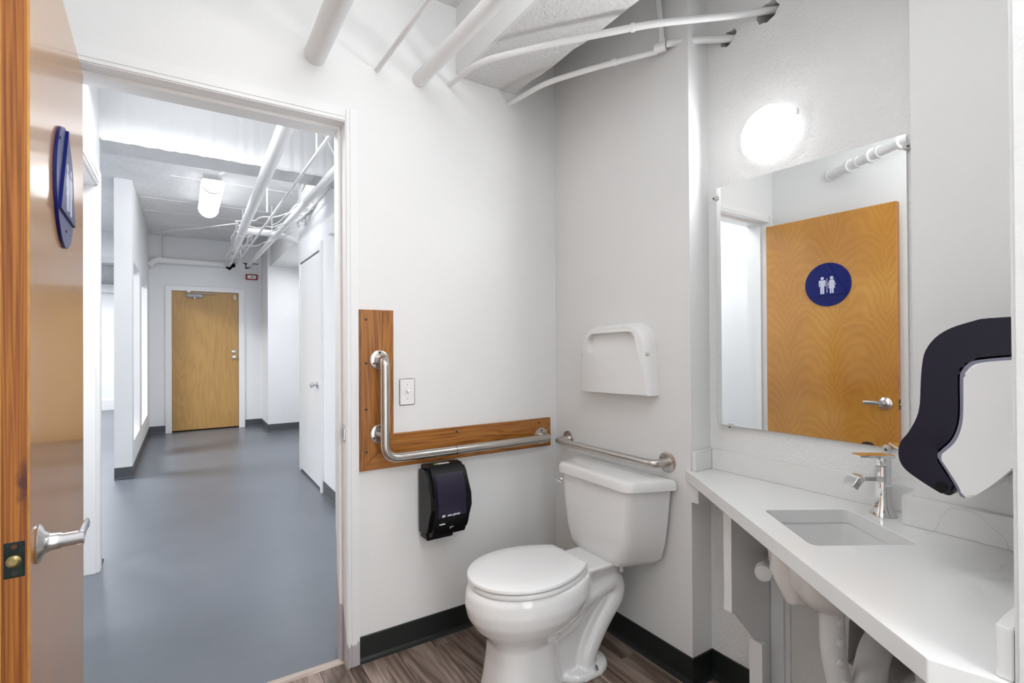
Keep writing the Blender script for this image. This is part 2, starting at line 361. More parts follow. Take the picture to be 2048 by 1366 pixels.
# door frame in wall_north: jambs, stop, casing
def frame_prof_v(bm, x, side, z0, z1):
    """stepped casing on the wall face; side +1 grows to +x"""
    for a, b_, d in ((0, .052, .014), (.004, .012, .019), (.020, .040, .017)):
        xs = sorted((x + side * a, x + side * b_)); box(bm, (xs[0], YA - d, z0), (xs[1], YA, z1))
fr = thing('trim_1', 'white stepped door casing of the restroom doorway with bare primer foot', 'door frame', kind='structure')
bm = B(); frame_prof_v(bm, DX1, 1, 0, DZ + .052); obj('casing', bm, M['casing'], fr)
bm = B(); frame_prof_v(bm, DX0, -1, 0, DZ + .052); obj('casing', bm, M['casing'], fr)
bm = B()
for a, b_, d in ((0, .060, .014), (.004, .012, .019), (.020, .040, .017)): box(bm, (DX0 - .0, YA - d, DZ + a), (DX1 + .0, YA, DZ + b_))
box(bm, (DX0 - .052, YA - .014, DZ + .052), (DX0, YA, DZ + .060)); box(bm, (DX1, YA - .014, DZ + .052), (DX1 + .052, YA, DZ + .060)); obj('head_casing', bm, M['trim'], fr)
bm = boxes(((DX1, YA, 0), (DX1 + .02, YA2 + .012, DZ + .02)), ((DX1 - .013, YA + .046, 0), (DX1, YA + .09, DZ - .013))); obj('jamb', bm, M['casing'], fr)
bm = boxes(((DX0 - .02, YA, 0), (DX0, YA2 + .012, DZ + .02)), ((DX0, YA + .046, 0), (DX0 + .013, YA + .09, DZ - .013))); obj('jamb', bm, M['casing'], fr)
bm = boxes(((DX0, YA, DZ), (DX1, YA2 + .012, DZ + .02)), ((DX0, YA + .046, DZ - .013), (DX1, YA + .09, DZ))); obj('head_jamb', bm, M['trim'], fr)
sp = obj('strike_plate', boxes(((DX1 - .0015, YA + .006, .905), (DX1 + .001, YA + .038, .975)), ((DX1 - .006, YA - .004, .918), (DX1 + .001, YA + .010, .962))), M['satin'], fr)
obj('strike_hole', bbox((DX1 - .0022, YA + .014, .922), (DX1 - .001, YA + .030, .958)), M['void'], sp)

# baseboards (black rubber cove)
def cove(pts, h, mat, name, label, inner=.004):
    """pts floor polyline along wall face; room is on the left-hand side of travel"""
    prof = [(0, 0), (.018, 0), (.018, .003), (.010, .007), (.006, .018), (.005, h - .003), (.003, h), (0, h)]
    P = [Vector((p[0], p[1], 0)) for p in pts]; rings = []
    for i, p in enumerate(P):
        d1 = (P[i] - P[i - 1]).normalized() if i else (P[1] - P[0]).normalized(); d2 = (P[i + 1] - P[i]).normalized() if i < len(P) - 1 else d1
        n1 = Vector((-d1.y, d1.x, 0)); n2 = Vector((-d2.y, d2.x, 0)); m_ = (n1 + n2); m_ = m_ / max(.3, m_.dot(n1))
        rings.append([p + m_ * a + Vector((0, 0, z)) for a, z in prof])
    return struct(name, loft(B(), rings), mat, label)
cove([(XB, YA), (DX1 + .052, YA)][::1], .102, M['base_black'], 'baseboard_north', 'black rubber cove base beside the doorway casing') if False else None
bs = cove([(XM, .56), (XM, YS), (XB, YS), (XB, YA), (DX1 + .053, YA)], .104, M['base_black'], 'baseboard_east', 'black rubber cove base running behind the toilet')

# ================================================================== hallway shell
HZ = 2.95; XL = -.43; XR = 1.03; YE = 9.20
struct('floor_hallway', boxes(((-5, YA + .05, -.12), (1.75, 14, -.001))), M['hallfloor'], 'grey painted hallway floor')
struct('ceiling_hallway', boxes(((-5, YA2 - .01, HZ), (1.75, 14, HZ + .12))), M['concrete'], 'painted concrete hallway ceiling')
# board-form lines and scars on ceiling
cs = B()
for y, x0, x1 in ((6.9, -.4, .9), (7.55, -.4, 1.0), (8.2, -.4, 1.0), (5.9, -.1, 1.0)): box(cs, (x0, y, HZ - .006), (x1, y + .012, HZ + .001))
obj('ceiling_ridge', cs, M['concrete'], bpy.data.objects['ceiling_hallway'])
bm = B(); pts = [(-.45, 3.965)] + [(x, y) for x, y in jag(-.43, 1.2, 3.965, 3.965, 50, .006, 9)][1:] + [(1.2, 4.26), (-.45, 4.26)]
prism(bm, pts, lambda u, v, t: (u, v, t), 2.575, HZ + .01)
# ragged lower lip
bl = struct('beam_hallway', bm, M['hall'], 'bright white ceiling beam crossing the hallway with ragged lower edge')
obj('rough_edge', prism(B(), [(-.43, 2.58)] + jag(-.43, 1.03, 2.565, 2.562, 60, .006, 2) + [(1.03, 2.58)], lambda u, v, t: (u, t, v), 3.962, 3.985), M['soffit'], bl)
obj('soffit', boxes(((-.43, 3.98, 2.570), (1.03, 4.25, 2.576))), M['concrete'], bl)
# left wall near part with its doorway
wl = struct('wall_hallway_left', boxes(((XL - .13, YA2, 0), (XL, 2.95, HZ)), ((XL - .13, 3.77, 0), (XL, 3.972, HZ)), ((XL - .13, 2.95, 2.24), (XL, 3.77, HZ))), M['hall'], 'bright white hallway wall with a side doorway next to the open wooden door')
tr = thing('trim_2', 'white casing of the side doorway on the left hallway wall', 'door frame', kind='structure')
bm = B()
for a, b_, d in ((0, .100, .016), (.012, .030, .022), (.055, .085, .020)): box(bm, (XL - .002, 3.765 + a, 0), (XL + d, 3.765 + b_, 2.235 + b_))
obj('casing', bm, M['trim'], tr)
bm = B()
for a, b_, d in ((0, .100, .016), (.012, .030, .022), (.055, .085, .020)): box(bm, (XL - .002, 2.85, 2.235 + a), (XL + d, 3.765, 2.235 + b_))
obj('head_casing', bm, M['trim'], tr)
obj('jamb', boxes(((XL - .135, 3.755, 0), (XL + .002, 3.772, 2.24)), ((XL - .135, 2.95, 2.225), (XL + .002, 3.77, 2.241))), M['trim'], tr)
cove([(XL, 3.973), (XL, 3.868)][::-1][::-1], .10, M['base_grey'], 'baseboard_hallway_left', 'short grey cove base beside the side doorway casing')
# pillar wall with two openings
def wall_with_openings():
    o = obj('wall_hallway_pillar', box(B(), (-.572, 6.27, 0), (XL, YE, HZ)), M['hall'])
    cut(o, box(B(), (-.7, 6.46, .34), (XL + .1, 7.29, 2.165)), box(B(), (-.7, 7.62, .34), (XL + .1, 8.75, 2.16))); return o
o = wall_with_openings(); tag(o, 'white hallway wall end with two tall openings', None, None, 'structure')
cove([(-.572, 6.27), (XL, 6.27), (XL, YE), (-.235, YE)], .11, M['base_grey'], 'baseboard_hallway_pillar', 'grey cove base around the hallway wall end') if False else None
bm_ = cove([(-.235, YE), (XL, YE), (XL, 6.27), (-.572, 6.27)], .115, M['base_grey'], 'baseboard_hallway_pillar', 'grey cove base around the hallway wall end')
# far wall with door
FX0, FX1, FZ = -.157, .742, 2.145
wf = struct('wall_hallway_far', prism(B(), [(-.572, 0), (FX0, 0), (FX0, FZ), (FX1, FZ), (FX1, 0), (1.75, 0), (1.75, HZ + .12), (-.572, HZ + .12)], lambda u, v, t: (u, t, v), YE, YE + .15), M['hall'], 'white far hallway wall around the tan door')
cut(wf, prism(B(), [(.515, 2.57), (.54, 2.60), (.66, 2.63), (.70, 2.60), (.685, 2.545), (.66, 2.55), (.615, 2.50), (.56, 2.53)], lambda u, v, t: (u, t, v), YE - .1, YE + .12),
    prism(B(), [(.80, 2.62), (.80, 2.635), (1.03, 2.632), (1.03, 2.622), (.905, 2.618), (.905, 2.56), (.88, 2.545), (.835, 2.535), (.83, 2.615)], lambda u, v, t: (u, t, v), YE - .1, YE + .12))
obj('hole_back', box(B(), (.45, YE + .09, 2.4), (1.04, YE + .1, 2.7)), M['void'], wf)
# column / recess on the right
struct('pillar_hallway', boxes(((1.065, 8.44, 0), (1.75, YE + .02, HZ))), M['hall'], 'white column stepping out at the far right corner of the hallway')
cove([(1.62, 8.44), (1.065, 8.44), (1.065, YE), (FX1 + .085, YE)][::1], .115, M['base_grey'], 'baseboard_hallway_far', 'grey cove base at the foot of the hallway column')
struct('wall_hallway_recess', boxes(((1.62, 5.65, 0), (1.75, 8.5, HZ))), M['hall'], 'white wall inside the hallway recess')
# rough beam along right
bm = B(); pl = [(1.62, 8.46), (1.62, 5.72)] + [(x, y) for y, x in jag(5.72, 8.46, 1.085, 1.10, 36, .014, 12)]
prism(bm, pl, lambda u, v, t: (u, v, t), 2.50, HZ)
struct('beam_hallway_side', bm, M['soffit'], 'rough broken white bulkhead over the hallway recess')
# right wall with closet door
RY0, RY1, RZ = 4.74, 5.66, 2.155
struct('wall_hallway_right', boxes(((XR, YA2, 0), (XR + .12, RY0 - .0, HZ)), ((XR, RY1 + .04, 0), (1.75, 5.78, HZ)), ((XR, RY0, RZ), (XR + .12, RY1 + .05, HZ)), ((XR + .06, RY0, 0), (XR + .12, RY1 + .05, RZ))), M['hall'], 'white right hallway wall around the closet door')
cove([(XR, YA2), (XR, 4.66)][::1], .11, M['base_grey'], 'baseboard_hallway_right', 'grey cove base right of the closet door')
tr = thing('trim_3', 'white casing of the closet door on the right hallway wall', 'door frame', kind='structure')
obj('casing', boxes(((XR - .014, RY0 - .085, 0), (XR + .002, RY0, RZ + .07)), ((XR - .02, RY0 - .07, 0), (XR, RY0 - .05, RZ + .05))), M['trim'], tr)
obj('head_casing', boxes(((XR - .014, RY0, RZ), (XR + .002, RY1 + .03, RZ + .06))), M['trim'], tr)
obj('casing', boxes(((XR - .014, RY1, 0), (XR + .002, RY1 + .03, RZ + .0))), M['trim'], tr)
d3 = thing('door_3', 'white closet door with a satin knob in the right hallway wall', 'door', (XR, 5.2, 0), kind='structure')
obj('leaf', bbox((-.004, RY0 - 5.2 + .004, .02), (.034, RY1 - 5.2 - .004, RZ - .012), .002, 1), M['trim'], d3)
kn = obj('knob', lathe(B(), [(.030, 0), (.031, .006), (.012, .012), (.011, .030), (.022, .036), (.027, .046), (.026, .058), (.015, .064)], (-.004, -.325, .94), (-1, 0, 0)), M['satin'], d3, True)
for z in (.25, 1.93):
    obj('hinge', tube(B(), [(-.012, RY1 - 5.2 + .004, z - .05), (-.012, RY1 - 5.2 + .004, z + .05)], .009, 10), M['trim'], d3)
# far door
tr = thing('trim_4', 'white frame around the tan door at the hallway end', 'door frame', kind='structure')
obj('casing', boxes(((FX0 - .075, YE - .022, 0), (FX0 + .005, YE + .002, FZ + .065))), M['trim'], tr)
obj('casing', boxes(((FX1 - .005, YE - .022, 0), (FX1 + .075, YE + .002, FZ + .065))), M['trim'], tr)
obj('head_casing', boxes(((FX0 + .005, YE - .022, FZ - .005), (FX1 - .005, YE + .002, FZ + .065))), M['trim'], tr)
d2 = thing('door_2', 'tan birch door with overhead closer at the far end of the hallway', 'door', (0, YE, 0), kind='structure')
obj('leaf', bbox((FX0 + .007, .004, .022), (FX1 - .007, .045, FZ - .008), .002, 1), M['birch_far'], d2)
obj('bottom_gap', box(B(), (FX0 + .005, .03, .0), (FX1 - .005, .12, .022)), plain('door_shadow_gap', (.05, .012, .008), .8), d2)
cl = obj('closer', bbox((.035, -.055, 2.045), (.255, .004, 2.095), .012, 3), M['alu'], d2, True)
obj('spindle', lathe(B(), [(.014, 0), (.014, .022), (.006, .026)], (.14, -.03, 2.045), (0, 0, -1)), M['satin'], cl, True)
obj('closer_arm', boxes(((.14, -.075, 2.104), (.41, -.058, 2.114)), ((.13, -.07, 2.092), (.155, -.02, 2.112)), ((.40, -.075, 2.100), (.415, -.02, 2.125))), M['alu'], cl)
obj('arm_bracket', bbox((.04, -.05, 2.118), (.09, -.018, 2.150), .002), M['trim'], d2)
obj('strike_sensor', bbox((.665, -.018, 2.035), (.700, .004, 2.105), .002), M['clip'], d2)
obj('deadbolt', lathe(B(), [(.033, 0), (.033, .008), (.022, .016), (.012, .018), (.012, .026)], (.672, .004, 1.205), (0, -1, 0)), M['satin'], d2, True)
obj('knob', lathe(B(), [(.030, 0), (.031, .006), (.012, .012), (.011, .030), (.022, .036), (.027, .046), (.026, .058), (.015, .064)], (.672, .004, 1.115), (0, -1, 0)), M['satin'], d2, True)
# side room beyond the gap
struct('wall_side_room', boxes(((-5, 13.3, 0), (-.57, 13.4, HZ)), ((-5.1, 2.2, 0), (-5, 13.4, HZ)), ((-.66, YE + .1, 0), (-.56, 13.4, HZ)), ((-5, 2.2, 0), (XL - .13, 2.25, HZ))), M['hall'], 'pale wall of the room seen through the hallway gap')
struct('wall_side_room_near', boxes(((-5, 3.90, 0), (XL - .13, 3.972, HZ))), M['hall'], 'pale partition behind the side doorway')
struct('beam_side_room', boxes(((-5, 9.3, 2.60), (-.58, 10.0, HZ)), ((-5, 13.0, 2.4), (-.66, 13.3, 2.55))), M['hall'], 'pale beam crossing the side room')
struct('baseboard_side_room', boxes(((-5, 13.26, 0), (-.66, 13.31, .2))), M['trim'], 'white skirting of the side room')

# ================================================================== pipes
def pipe(name, pts, r, label, cat='pipe', group=None, bend=.05, mat='pipe', seg=18):
    o = obj(name, tube(B(), fillet(pts, bend), r, seg), M[mat], None, True); tag(o, label, cat, group); return o
def ring(bm, p, d, r, L):  # coupling
    d = Vector(d).normalized(); p = Vector(p); lathe(bm, [(r, -L / 2), (r, L / 2)], p, d, 20); return bm
pipe('water_pipe', [(.40, -1.3, 2.443), (.437, 2.10, 2.443), (.60, YE + .05, 2.590)], .041, 'thick white pipe crossing through the wall above the doorway and on to the far wall')
pipe('water_pipe', [(.96, -1.3, 2.465), (.872, 2.10, 2.465), (.872, YE + .05, 2.590)], .031, 'medium white pipe left of the ceiling beam, continuing down the hallway right side')
pipe('conduit', [(.735, -1.3, 2.457), (.686, 2.10, 2.457), (.690, 5.5, 2.51), (.70, YE + .05, 2.60)], .0105, 'thin straight white conduit between the thick and the medium pipe')
pc = pipe('conduit', [(1.022, 2.12, 2.487), (1.030, 1.83, 2.470), (1.200, 1.585, 2.470), (1.446, 1.275, 2.470), (1.66, 1.085, 2.470), (1.735, 1.030, 2.480), (1.80, .99, 2.49)], .0125, 'slim white conduit bending under the beam into the upper ragged wall hole', bend=.09)
pipe('conduit', [(1.340, 2.12, 2.477), (1.362, 1.83, 2.470), (1.476, 1.593, 2.470), (1.590, 1.385, 2.465)], .0115, 'short white conduit running to the clamp on the wall behind the toilet', bend=.09)
pj = pipe('riser_conduit', [(1.600, 1.400, CZ), (1.600, 1.368, 2.49)], .0115, 'vertical white conduit hanging in the gap beside the ceiling beam')
pipe('conduit', [(1.600, 1.345, 2.478), (1.64, 1.285, 2.474), (1.70, 1.215, 2.462), (1.80, 1.120, 2.452)], .0135, 'stub of white conduit entering the lower ragged wall hole')
o = obj('pipe_fitting', ring(ring(B(), (1.594, 1.372, 2.475), (.5, -.9, 0), .019, .045), (1.600, 1.368, 2.49), (0, 0, 1), .017, .03), M['pipe'], None, True); tag(o, 'white elbow fitting under the vertical conduit', 'pipe fitting')
for p in ((1.500, 1.549, 2.470), (1.512, 1.528, 2.470)):
    pass
o = obj('pipe_clamp', ring(B(), (1.506, 1.538, 2.470), (.49, -.87, 0), .0145, .018), M['steel' if False else 'pipe'], None, True); tag(o, 'small white clamp around the short conduit', 'clamp')
box_ = ring(B(), (1.40, 1.333, 2.470), (.62, -.78, 0), .016, .014); o = obj('pipe_clamp', box_, M['pipe'], None, True); tag(o, 'white clamp where the slim conduit passes the vertical one', 'clamp')
# ribbed drain seen in the mirror
dr = thing('drain_pipe', 'fat white drain pipe with couplings high on the side wall, seen in the mirror', 'pipe', (0, 0, 0))
a_ = Vector((-.375, 1.70, 2.462)); b_ = Vector((.20, .81, 2.445)); d_ = (b_ - a_)
obj('pipe_body', tube(B(), [a_, b_, (.24, .74, 2.6), (.24, .70, CZ)], .030, 20), M['pipe'], dr, True)
for t, rr in ((.20, .044), (.27, .036), (.38, .046), (.44, .038), (.60, .046)):
    obj('coupling', ring(B(), a_ + d_ * t, d_, rr, .022), M['pipe'], dr, True)
obj('flange', ring(B(), a_ + d_ * .012, d_, .038, .012), M['pipe'], dr, True)

# hallway: pipe along far wall, cross conduit, cables
fp = thing('hallway_drain_pipe', 'thick white pipe running above the far tan door', 'pipe')
obj('pipe_body', tube(B(), fillet([(-.43, 9.02, 2.46), (-.36, 9.08, 2.57), (.56, 9.10, 2.575)], .07), .045, 18), M['pipe'], fp, True)
obj('coupling', ring(B(), (-.30, 9.085, 2.575), (1, 0, 0), .054, .06), M['pipe'], fp, True)
pipe('cross_pipe', [(.50, 6.2, 2.50), (.56, 6.2, 2.545), (.85, 6.2, 2.555), (1.10, 6.2, 2.48)], .036, 'curved white pipe crossing between the two hallway pipes', bend=.12)
pipe('ceiling_conduit', [(.29, 5.55, 2.93), (.36, 5.35, 2.93), (1.0, 5.30, 2.92), (1.02, 5.6, 2.90)], .012, 'white conduit on the ceiling feeding the tube lamp', bend=.05)
pipe('wall_conduit', [(1.00, 3.2, 2.70), (1.00, 4.6, 2.62), (1.02, 5.6, 2.60)], .016, 'white conduit along the top of the right hallway wall')
pipe('wall_conduit', [(.985, 3.2, 2.62), (.985, 4.5, 2.56), (.95, 5.4, 2.52)], .010, 'thin white conduit just under the right hallway wall conduit')
pipe('far_wall_conduit', [(-.25, 9.17, 2.62), (-.25, 9.17, 2.92), (-.18, 9.17, 2.95)], .012, 'short upright conduit above the left end of the far pipe')
for x, y, z, lab in ((.60, 6.9, 2.60, 'thin white hanger rod on the left side of the thick hallway pipe, far down'), (.64, 5.1, 2.52, 'nearest of the thin white hanger rods right behind the hallway beam'),
                     (.88, 6.6, 2.58, 'thin white hanger rod rising from the medium hallway pipe'), (.70, 7.4, 2.60, 'thin white hanger rod rising from the thin hallway conduit')):
    pipe('hanger_rod', [(x, y, z), (x, y, HZ)], .006, lab, 'hanger rod', 'rods hanging the hallway pipes', seg=8)
pipe('hanger_rod', [(.695, 3.3, 2.47), (.695, 3.3, 2.94)], .006, 'thin white hanger rod in the near hallway bay before the beam', 'hanger rod', seg=8)
pipe('brace_rod', [(.62, 3.4, 2.94), (.90, 3.55, 2.52)], .005, 'thin diagonal rod in the near hallway bay', 'rod', seg=8)
st = obj('strut_channel', bbox((1.10 - .02, 5.9, 2.50), (1.10 + .02, 5.94, HZ), .003), M['pipe']); tag(st, 'upright white strut channel between the medium pipe and the bulkhead', 'strut')
rnd = random.Random(11)
def cable(p, q, sag, n=14, wob=.03, r=.006, seed=0):
    rr = random.Random(seed); p, q = Vector(p), Vector(q); pts = []
    for i in range(n + 1):
        t = i / n; v = p.lerp(q, t); v.z -= sag * 4 * t * (1 - t)
        if 0 < i < n: v += Vector((rr.uniform(-wob, wob), rr.uniform(-wob, wob), rr.uniform(-wob, wob)))
        pts.append(v)
    return fillet(pts, .04, 2)
ca = thing('cable_bundle', 'tangle of thin white painted cables along the thick hallway pipe', 'cables')
for i in range(7):
    obj('cable', tube(B(), cable((.46 + .035 * i, 6.0 + .1 * i, 2.60 - .02 * (i % 3)), (.535 + .022 * i, 9.18, 2.55 + .012 * i), .05, 9, .030, .006, i), .0085, 7), M['cable'], ca, True)
cb = thing('cable_bundle', 'loose white cables strung from the thick pipe to the right wall', 'cables')
for i, (p, q, s) in enumerate((((.48, 6.1, 2.62), (1.00, 4.9, 2.62), .05), ((.50, 6.2, 2.60), (1.02, 5.0, 2.58), .09), ((.55, 6.6, 2.56), (1.0, 5.6, 2.60), .03), ((.60, 6.9, 2.50), (1.04, 5.8, 2.55), .05), ((.78, 5.8, 2.56), (1.0, 4.3, 2.66), .02))):
    obj('cable', tube(B(), cable(p, q, s, 12, .018, .006, 20 + i), .006, 7), M['cable'], cb, True)
for i in range(6):
    obj('cable', tube(B(), cable((.99, 4.75 + .05 * i, 2.66), (.98 + .02 * (i % 3), 5.5, 2.50 + .03 * i), .04, 6, .04, .006, 40 + i), .007, 7), M['cable'], cb, True)
cc = obj('ceiling_cable', tube(B(), cable((-.42, 8.6, 2.86), (.50, 6.3, 2.64), .0, 8, .01, .006, 60), .006, 7), M['cable'], None, True); tag(cc, 'single white cable crossing the hallway ceiling from the left wall', 'cable')
cc = obj('wall_cable', tube(B(), cable((-.38, 9.17, 2.62), (.53, 9.0, 2.62), .02, 10, .006, .005, 61), .005, 7), M['cable'], None, True); tag(cc, 'thin white cable lying along the top of the far wall pipe', 'cable')
jb = obj('junction_box', bbox((.985, 4.15, 2.19), (1.031, 4.27, 2.30), .004), M['pipe']); tag(jb, 'small white junction box high on the right hallway wall', 'junction box')
al = thing('fire_alarm', 'small red framed alarm sounder on the far hallway wall', 'alarm', (.922, YE, 2.408))
obj('frame', bbox((-.088, -.03, -.045), (.088, 0, .045), .006), M['red'], al)
obj('lens', bbox((-.062, -.045, -.026), (.062, -.028, .026), .008, 3), M['white'], al, True)
obj('speaker_slot', bbox((-.02, -.0475, -.010), (.03, -.043, .010), .002), M['alu'], al)
# tube lamp in hallway
tl = thing('tube_lamp', 'glowing wraparound tube lamp on the hallway ceiling', 'lamp', (.240, 6.05, HZ - .045))
def capsule_prof(w, h, n=14): return [(w * math.cos(PI * i / n), -h * math.sin(PI * i / n)) for i in range(n + 1)]
obj('diffuser', prism(B(), [(u, v - .03) for u, v in capsule_prof(.100, .105)], lambda u, v, t: (u, t, v), -.36, .72), M['tube'], tl, True)
obj('end_cap', prism(B(), [(u * 1.05, v * 1.05 - .028) for u, v in capsule_prof(.100, .105)], lambda u, v, t: (u, t, v), -.40, -.36), M['trim'], tl, True)
obj('end_cap', prism(B(), [(u * 1.05, v * 1.05 - .028) for u, v in capsule_prof(.100, .105)], lambda u, v, t: (u, t, v), .72, .76), M['trim'], tl, True)
obj('mounting_pan', bbox((-.09, -.38, -.03), (.09, .74, 0), .003), M['trim'], tl)
obj('hanger', bbox((-.02, -.2, 0), (.02, .60, .045), .003), M['trim'], tl)

# ================================================================== open restroom door
dr1 = thing('door_1', 'open birch veneer restroom door with an orange edge and a round blue sign', 'door', (-.268, 2.092, 0), math.atan2(-.9993, .0374), kind='structure')
DW, DT, DH = .830, .042, 2.165
obj('veneer_face', bbox((0, -.004, .012), (DW - .0005, 0, DH), 0), M['birch'], dr1)
obj('veneer_face', bbox((0, -DT, .012), (DW - .0005, -DT + .004, DH), 0), M['birch'], dr1)
core = obj('edge_strip', bbox((0, -DT + .004, .012), (DW, -.004, DH), 0), M['edge'], dr1)
lp = obj('latch_plate', bbox((DW - .001, -.035, .884), (DW + .0015, -.007, .948), .001, 1), M['patina'], dr1)
obj('latch_bolt', lathe(B(), [(.0105, 0), (.0105, .006), (.006, .010)], (DW + .001, -.021, .915), (1, 0, 0), 20), M['brass'], lp, True)
for z in (.892, .940): obj('screw', lathe(B(), [(.0042, 0), (.0042, .001)], (DW + .001, -.021, z), (1, 0, 0), 12), plain('copper_screw', (.16, .06, .04), .4, .8) if z > .9 else M['dark'], lp, True)
def lever(side):
    y0 = 0 if side > 0 else -DT
    lv = obj('lever_handle', lathe(B(), [(.036, 0), (.037, .003), (.034, .006), (.022, .011), (.0165, .020), (.0155, .034), (.0155, .036)], (DW - .068, y0, .918), (0, side, 0), 28), M['satin'], dr1, True)
    bmh = B(); tube(bmh, [(DW - .068, y0 + side * .035, .918), (DW - .068, y0 + side * .070, .918)], .0135, 20)
    rings = []
    for s in range(9):
        t = s / 8; xx = DW - .060 - .105 * t; hz = .0135 - .002 * t; th = .008 - .004 * t; cz = .918 + .004 * math.sin(t * PI)
        rings.append([(xx, y0 + side * (.063 + .004 * t) + side * th * math.cos(a), cz + hz * math.sin(a)) for a in [2 * PI * k / 12 for k in range(12)]])
    loft(bmh, rings); obj('lever_arm', bmh, M['satin'], lv, True)
lever(1); lever(-1)
for z in (.25, 1.05, 1.92): obj('hinge', tube(B(), [(-.005, -.006, z - .05), (-.005, -.006, z + .05)], .004, 10), M['trim'], dr1, True)
# round blue sign with raised triangle and pictograms (local x runs to the latch, y out of the face)
SX, SZ, SR = .432, 1.692, .147
sg = obj('restroom_sign', lathe(B(), [(SR - .001, 0), (SR, .001), (SR, .006), (SR - .001, .007)], (SX, 0, SZ), (0, 1, 0), 72), M['blue'], dr1, True); sg['label'] = 'round blue restroom sign with raised triangle and white figures'
tri = [(SX + SR * .985 * math.cos(a), SZ + SR * .985 * math.sin(a)) for a in (PI / 2, PI / 2 + 2 * PI / 3, PI / 2 + 4 * PI / 3)]
obj('raised_triangle', prism(B(), tri, lambda u, v, t: (u, t, v), .007, .0125), M['blue'], sg)
def P2(pts, cx): return prism(B(), [(SX + cx - u, SZ + v) for u, v in pts], lambda u, v, t: (u, t, v), .0125, .0135)   # mirror so it reads from the face
fig = B()
def disc(bm, cx, cz, r): lathe(bm, [(r, 0), (r, .001)], (cx, .0125, cz), (0, 1, 0), 18)
def poly(bm, pts): prism(bm, pts, lambda u, v, t: (u, t, v), .0125, .0135)
# man : viewed from +y the latch (local +x) lies on the left
mx, wx = SX - .030, SX + .030
man = B(); disc(man, mx, SZ + .043, .0108)
poly(man, [(mx - .022, SZ + .026), (mx - .019, SZ + .030), (mx + .019, SZ + .030), (mx + .022, SZ + .026), (mx + .022, SZ - .012), (mx + .0155, SZ - .012), (mx + .0135, SZ + .018), (mx + .0125, SZ + .018), (mx + .0125, SZ - .063), (mx + .0015, SZ - .063), (mx + .0010, SZ - .018), (mx - .0010, SZ - .018), (mx - .0015, SZ - .063), (mx - .0125, SZ - .063), (mx - .0125, SZ + .018), (mx - .0135, SZ + .018), (mx - .0155, SZ - .012), (mx - .022, SZ - .012)])
obj('figure', man, M['sign_white'], sg)
wo = B(); disc(wo, wx, SZ + .043, .0108)
poly(wo, [(wx - .013, SZ + .030), (wx + .013, SZ + .030), (wx + .026, SZ - .006), (wx + .020, SZ - .008), (wx + .011, SZ + .016), (wx + .0105, SZ + .012), (wx + .021, SZ - .026), (wx + .0125, SZ - .026), (wx + .0115, SZ - .061), (wx + .0020, SZ - .061), (wx + .0010, SZ - .026), (wx - .0010, SZ - .026), (wx - .0020, SZ - .061), (wx - .0115, SZ - .061), (wx - .0125, SZ - .026), (wx - .021, SZ - .026), (wx - .0105, SZ + .012), (wx - .011, SZ + .016), (wx - .020, SZ - .008), (wx - .026, SZ - .006)])
obj('figure', wo, M['sign_white'], sg)
obj('divider_line', boxes(((SX - .0018, .0125, SZ - .056), (SX + .0018, .0135, SZ + .040))), M['sign_white'], sg)
for z, xx in ((SZ + .095, SX + .04), (SZ - .105, SX)): obj('screw', lathe(B(), [(.004, 0), (.004, .0015)], (xx + .06 * (z > SZ), .007, z), (0, 1, 0), 10), M['dark'], sg)

# ================================================================== oak board with grab bar
bd = thing('oak_backing_board', 'L shaped varnished oak board screwed to the wall right of the doorway', 'board', (0, YA, 0))
X0, X1, X2, Z0, Z1, Z2 = .602, .746, 1.575, .783, .924, 1.446
def board(pts, mat, name='board'):
    bm = prism(B(), pts, lambda u, v, t: (u, t, v), -.020, 0)
    bmesh.ops.bevel(bm, geom=[e for e in bm.edges if all(abs(v.co.y + .02) < 1e-5 for v in e.verts)], offset=.005, segments=2, affect='EDGES')
    return obj(name, bm, mat, bd)
board([(X0, Z0), (X1 - .0006, Z1), (X1, Z2), (X0, Z2)], M['oak_v'])
board([(X0 + .001, Z0), (X2, Z0), (X2, Z1), (X1 + .0006, Z1)], M['oak_h'])
for x, z in ((.628, 1.405), (.628, 1.225), (.628, 1.035), (.628, .86), (1.04, .905), (1.50, .905)):
    obj('screw_plug', lathe(B(), [(.0055, 0), (.0055, .0008)], (x, -.020, z), (0, -1, 0), 12), M['dark'], bd)
gb = thing('grab_bar', 'L shaped brushed steel grab bar mounted on the oak board', 'grab bar', (0, 0, 0))
yb = 2.012
path = fillet([(.684, YA - .022, 1.238), (.684, yb, 1.238), (.684, yb, .838), (1.512, yb, .838), (1.512, YA - .022, .838)], .060, 9)
obj('bar', tube(B(), path, .0190, 22), M['steel'], gb, True)
obj('stub', tube(B(), [(.684, YA - .022, .930), (.684, yb, .930)], .014, 16), M['steel'], gb, True)
obj('joint_ring', ring(B(), (1.00, yb, .838), (1, 0, 0), .0196, .002), M['dark'], gb, True)
for x, z in ((.684, 1.238), (.684, .930), (1.512, .838)):
    f = obj('flange', lathe(B(), [(.040, 0), (.040, .003), (.036, .005), (.022, .005), (.021, .008)], (x, YA - .020, z), (0, -1, 0), 28), M['steel'], gb, True)
    for k in range(3):
        a = PI / 2 + k * 2 * PI / 3; obj('screw', lathe(B(), [(.0045, 0), (.0045, .002)], (x + .030 * math.cos(a), YA - .0248, z + .030 * math.sin(a)), (0, -1, 0), 10), M['dark'], f)
g2 = thing('grab_bar', 'straight brushed steel grab bar on the wall above the toilet tank', 'grab bar', (0, 0, 0))
xb = XB - .078
obj('bar', tube(B(), fillet([(XB - .003, 2.000, .823), (xb, 2.000, .823), (xb, 1.375, .826), (XB - .003, 1.375, .826)], .055, 9), .0165, 22), M['steel'], g2, True)
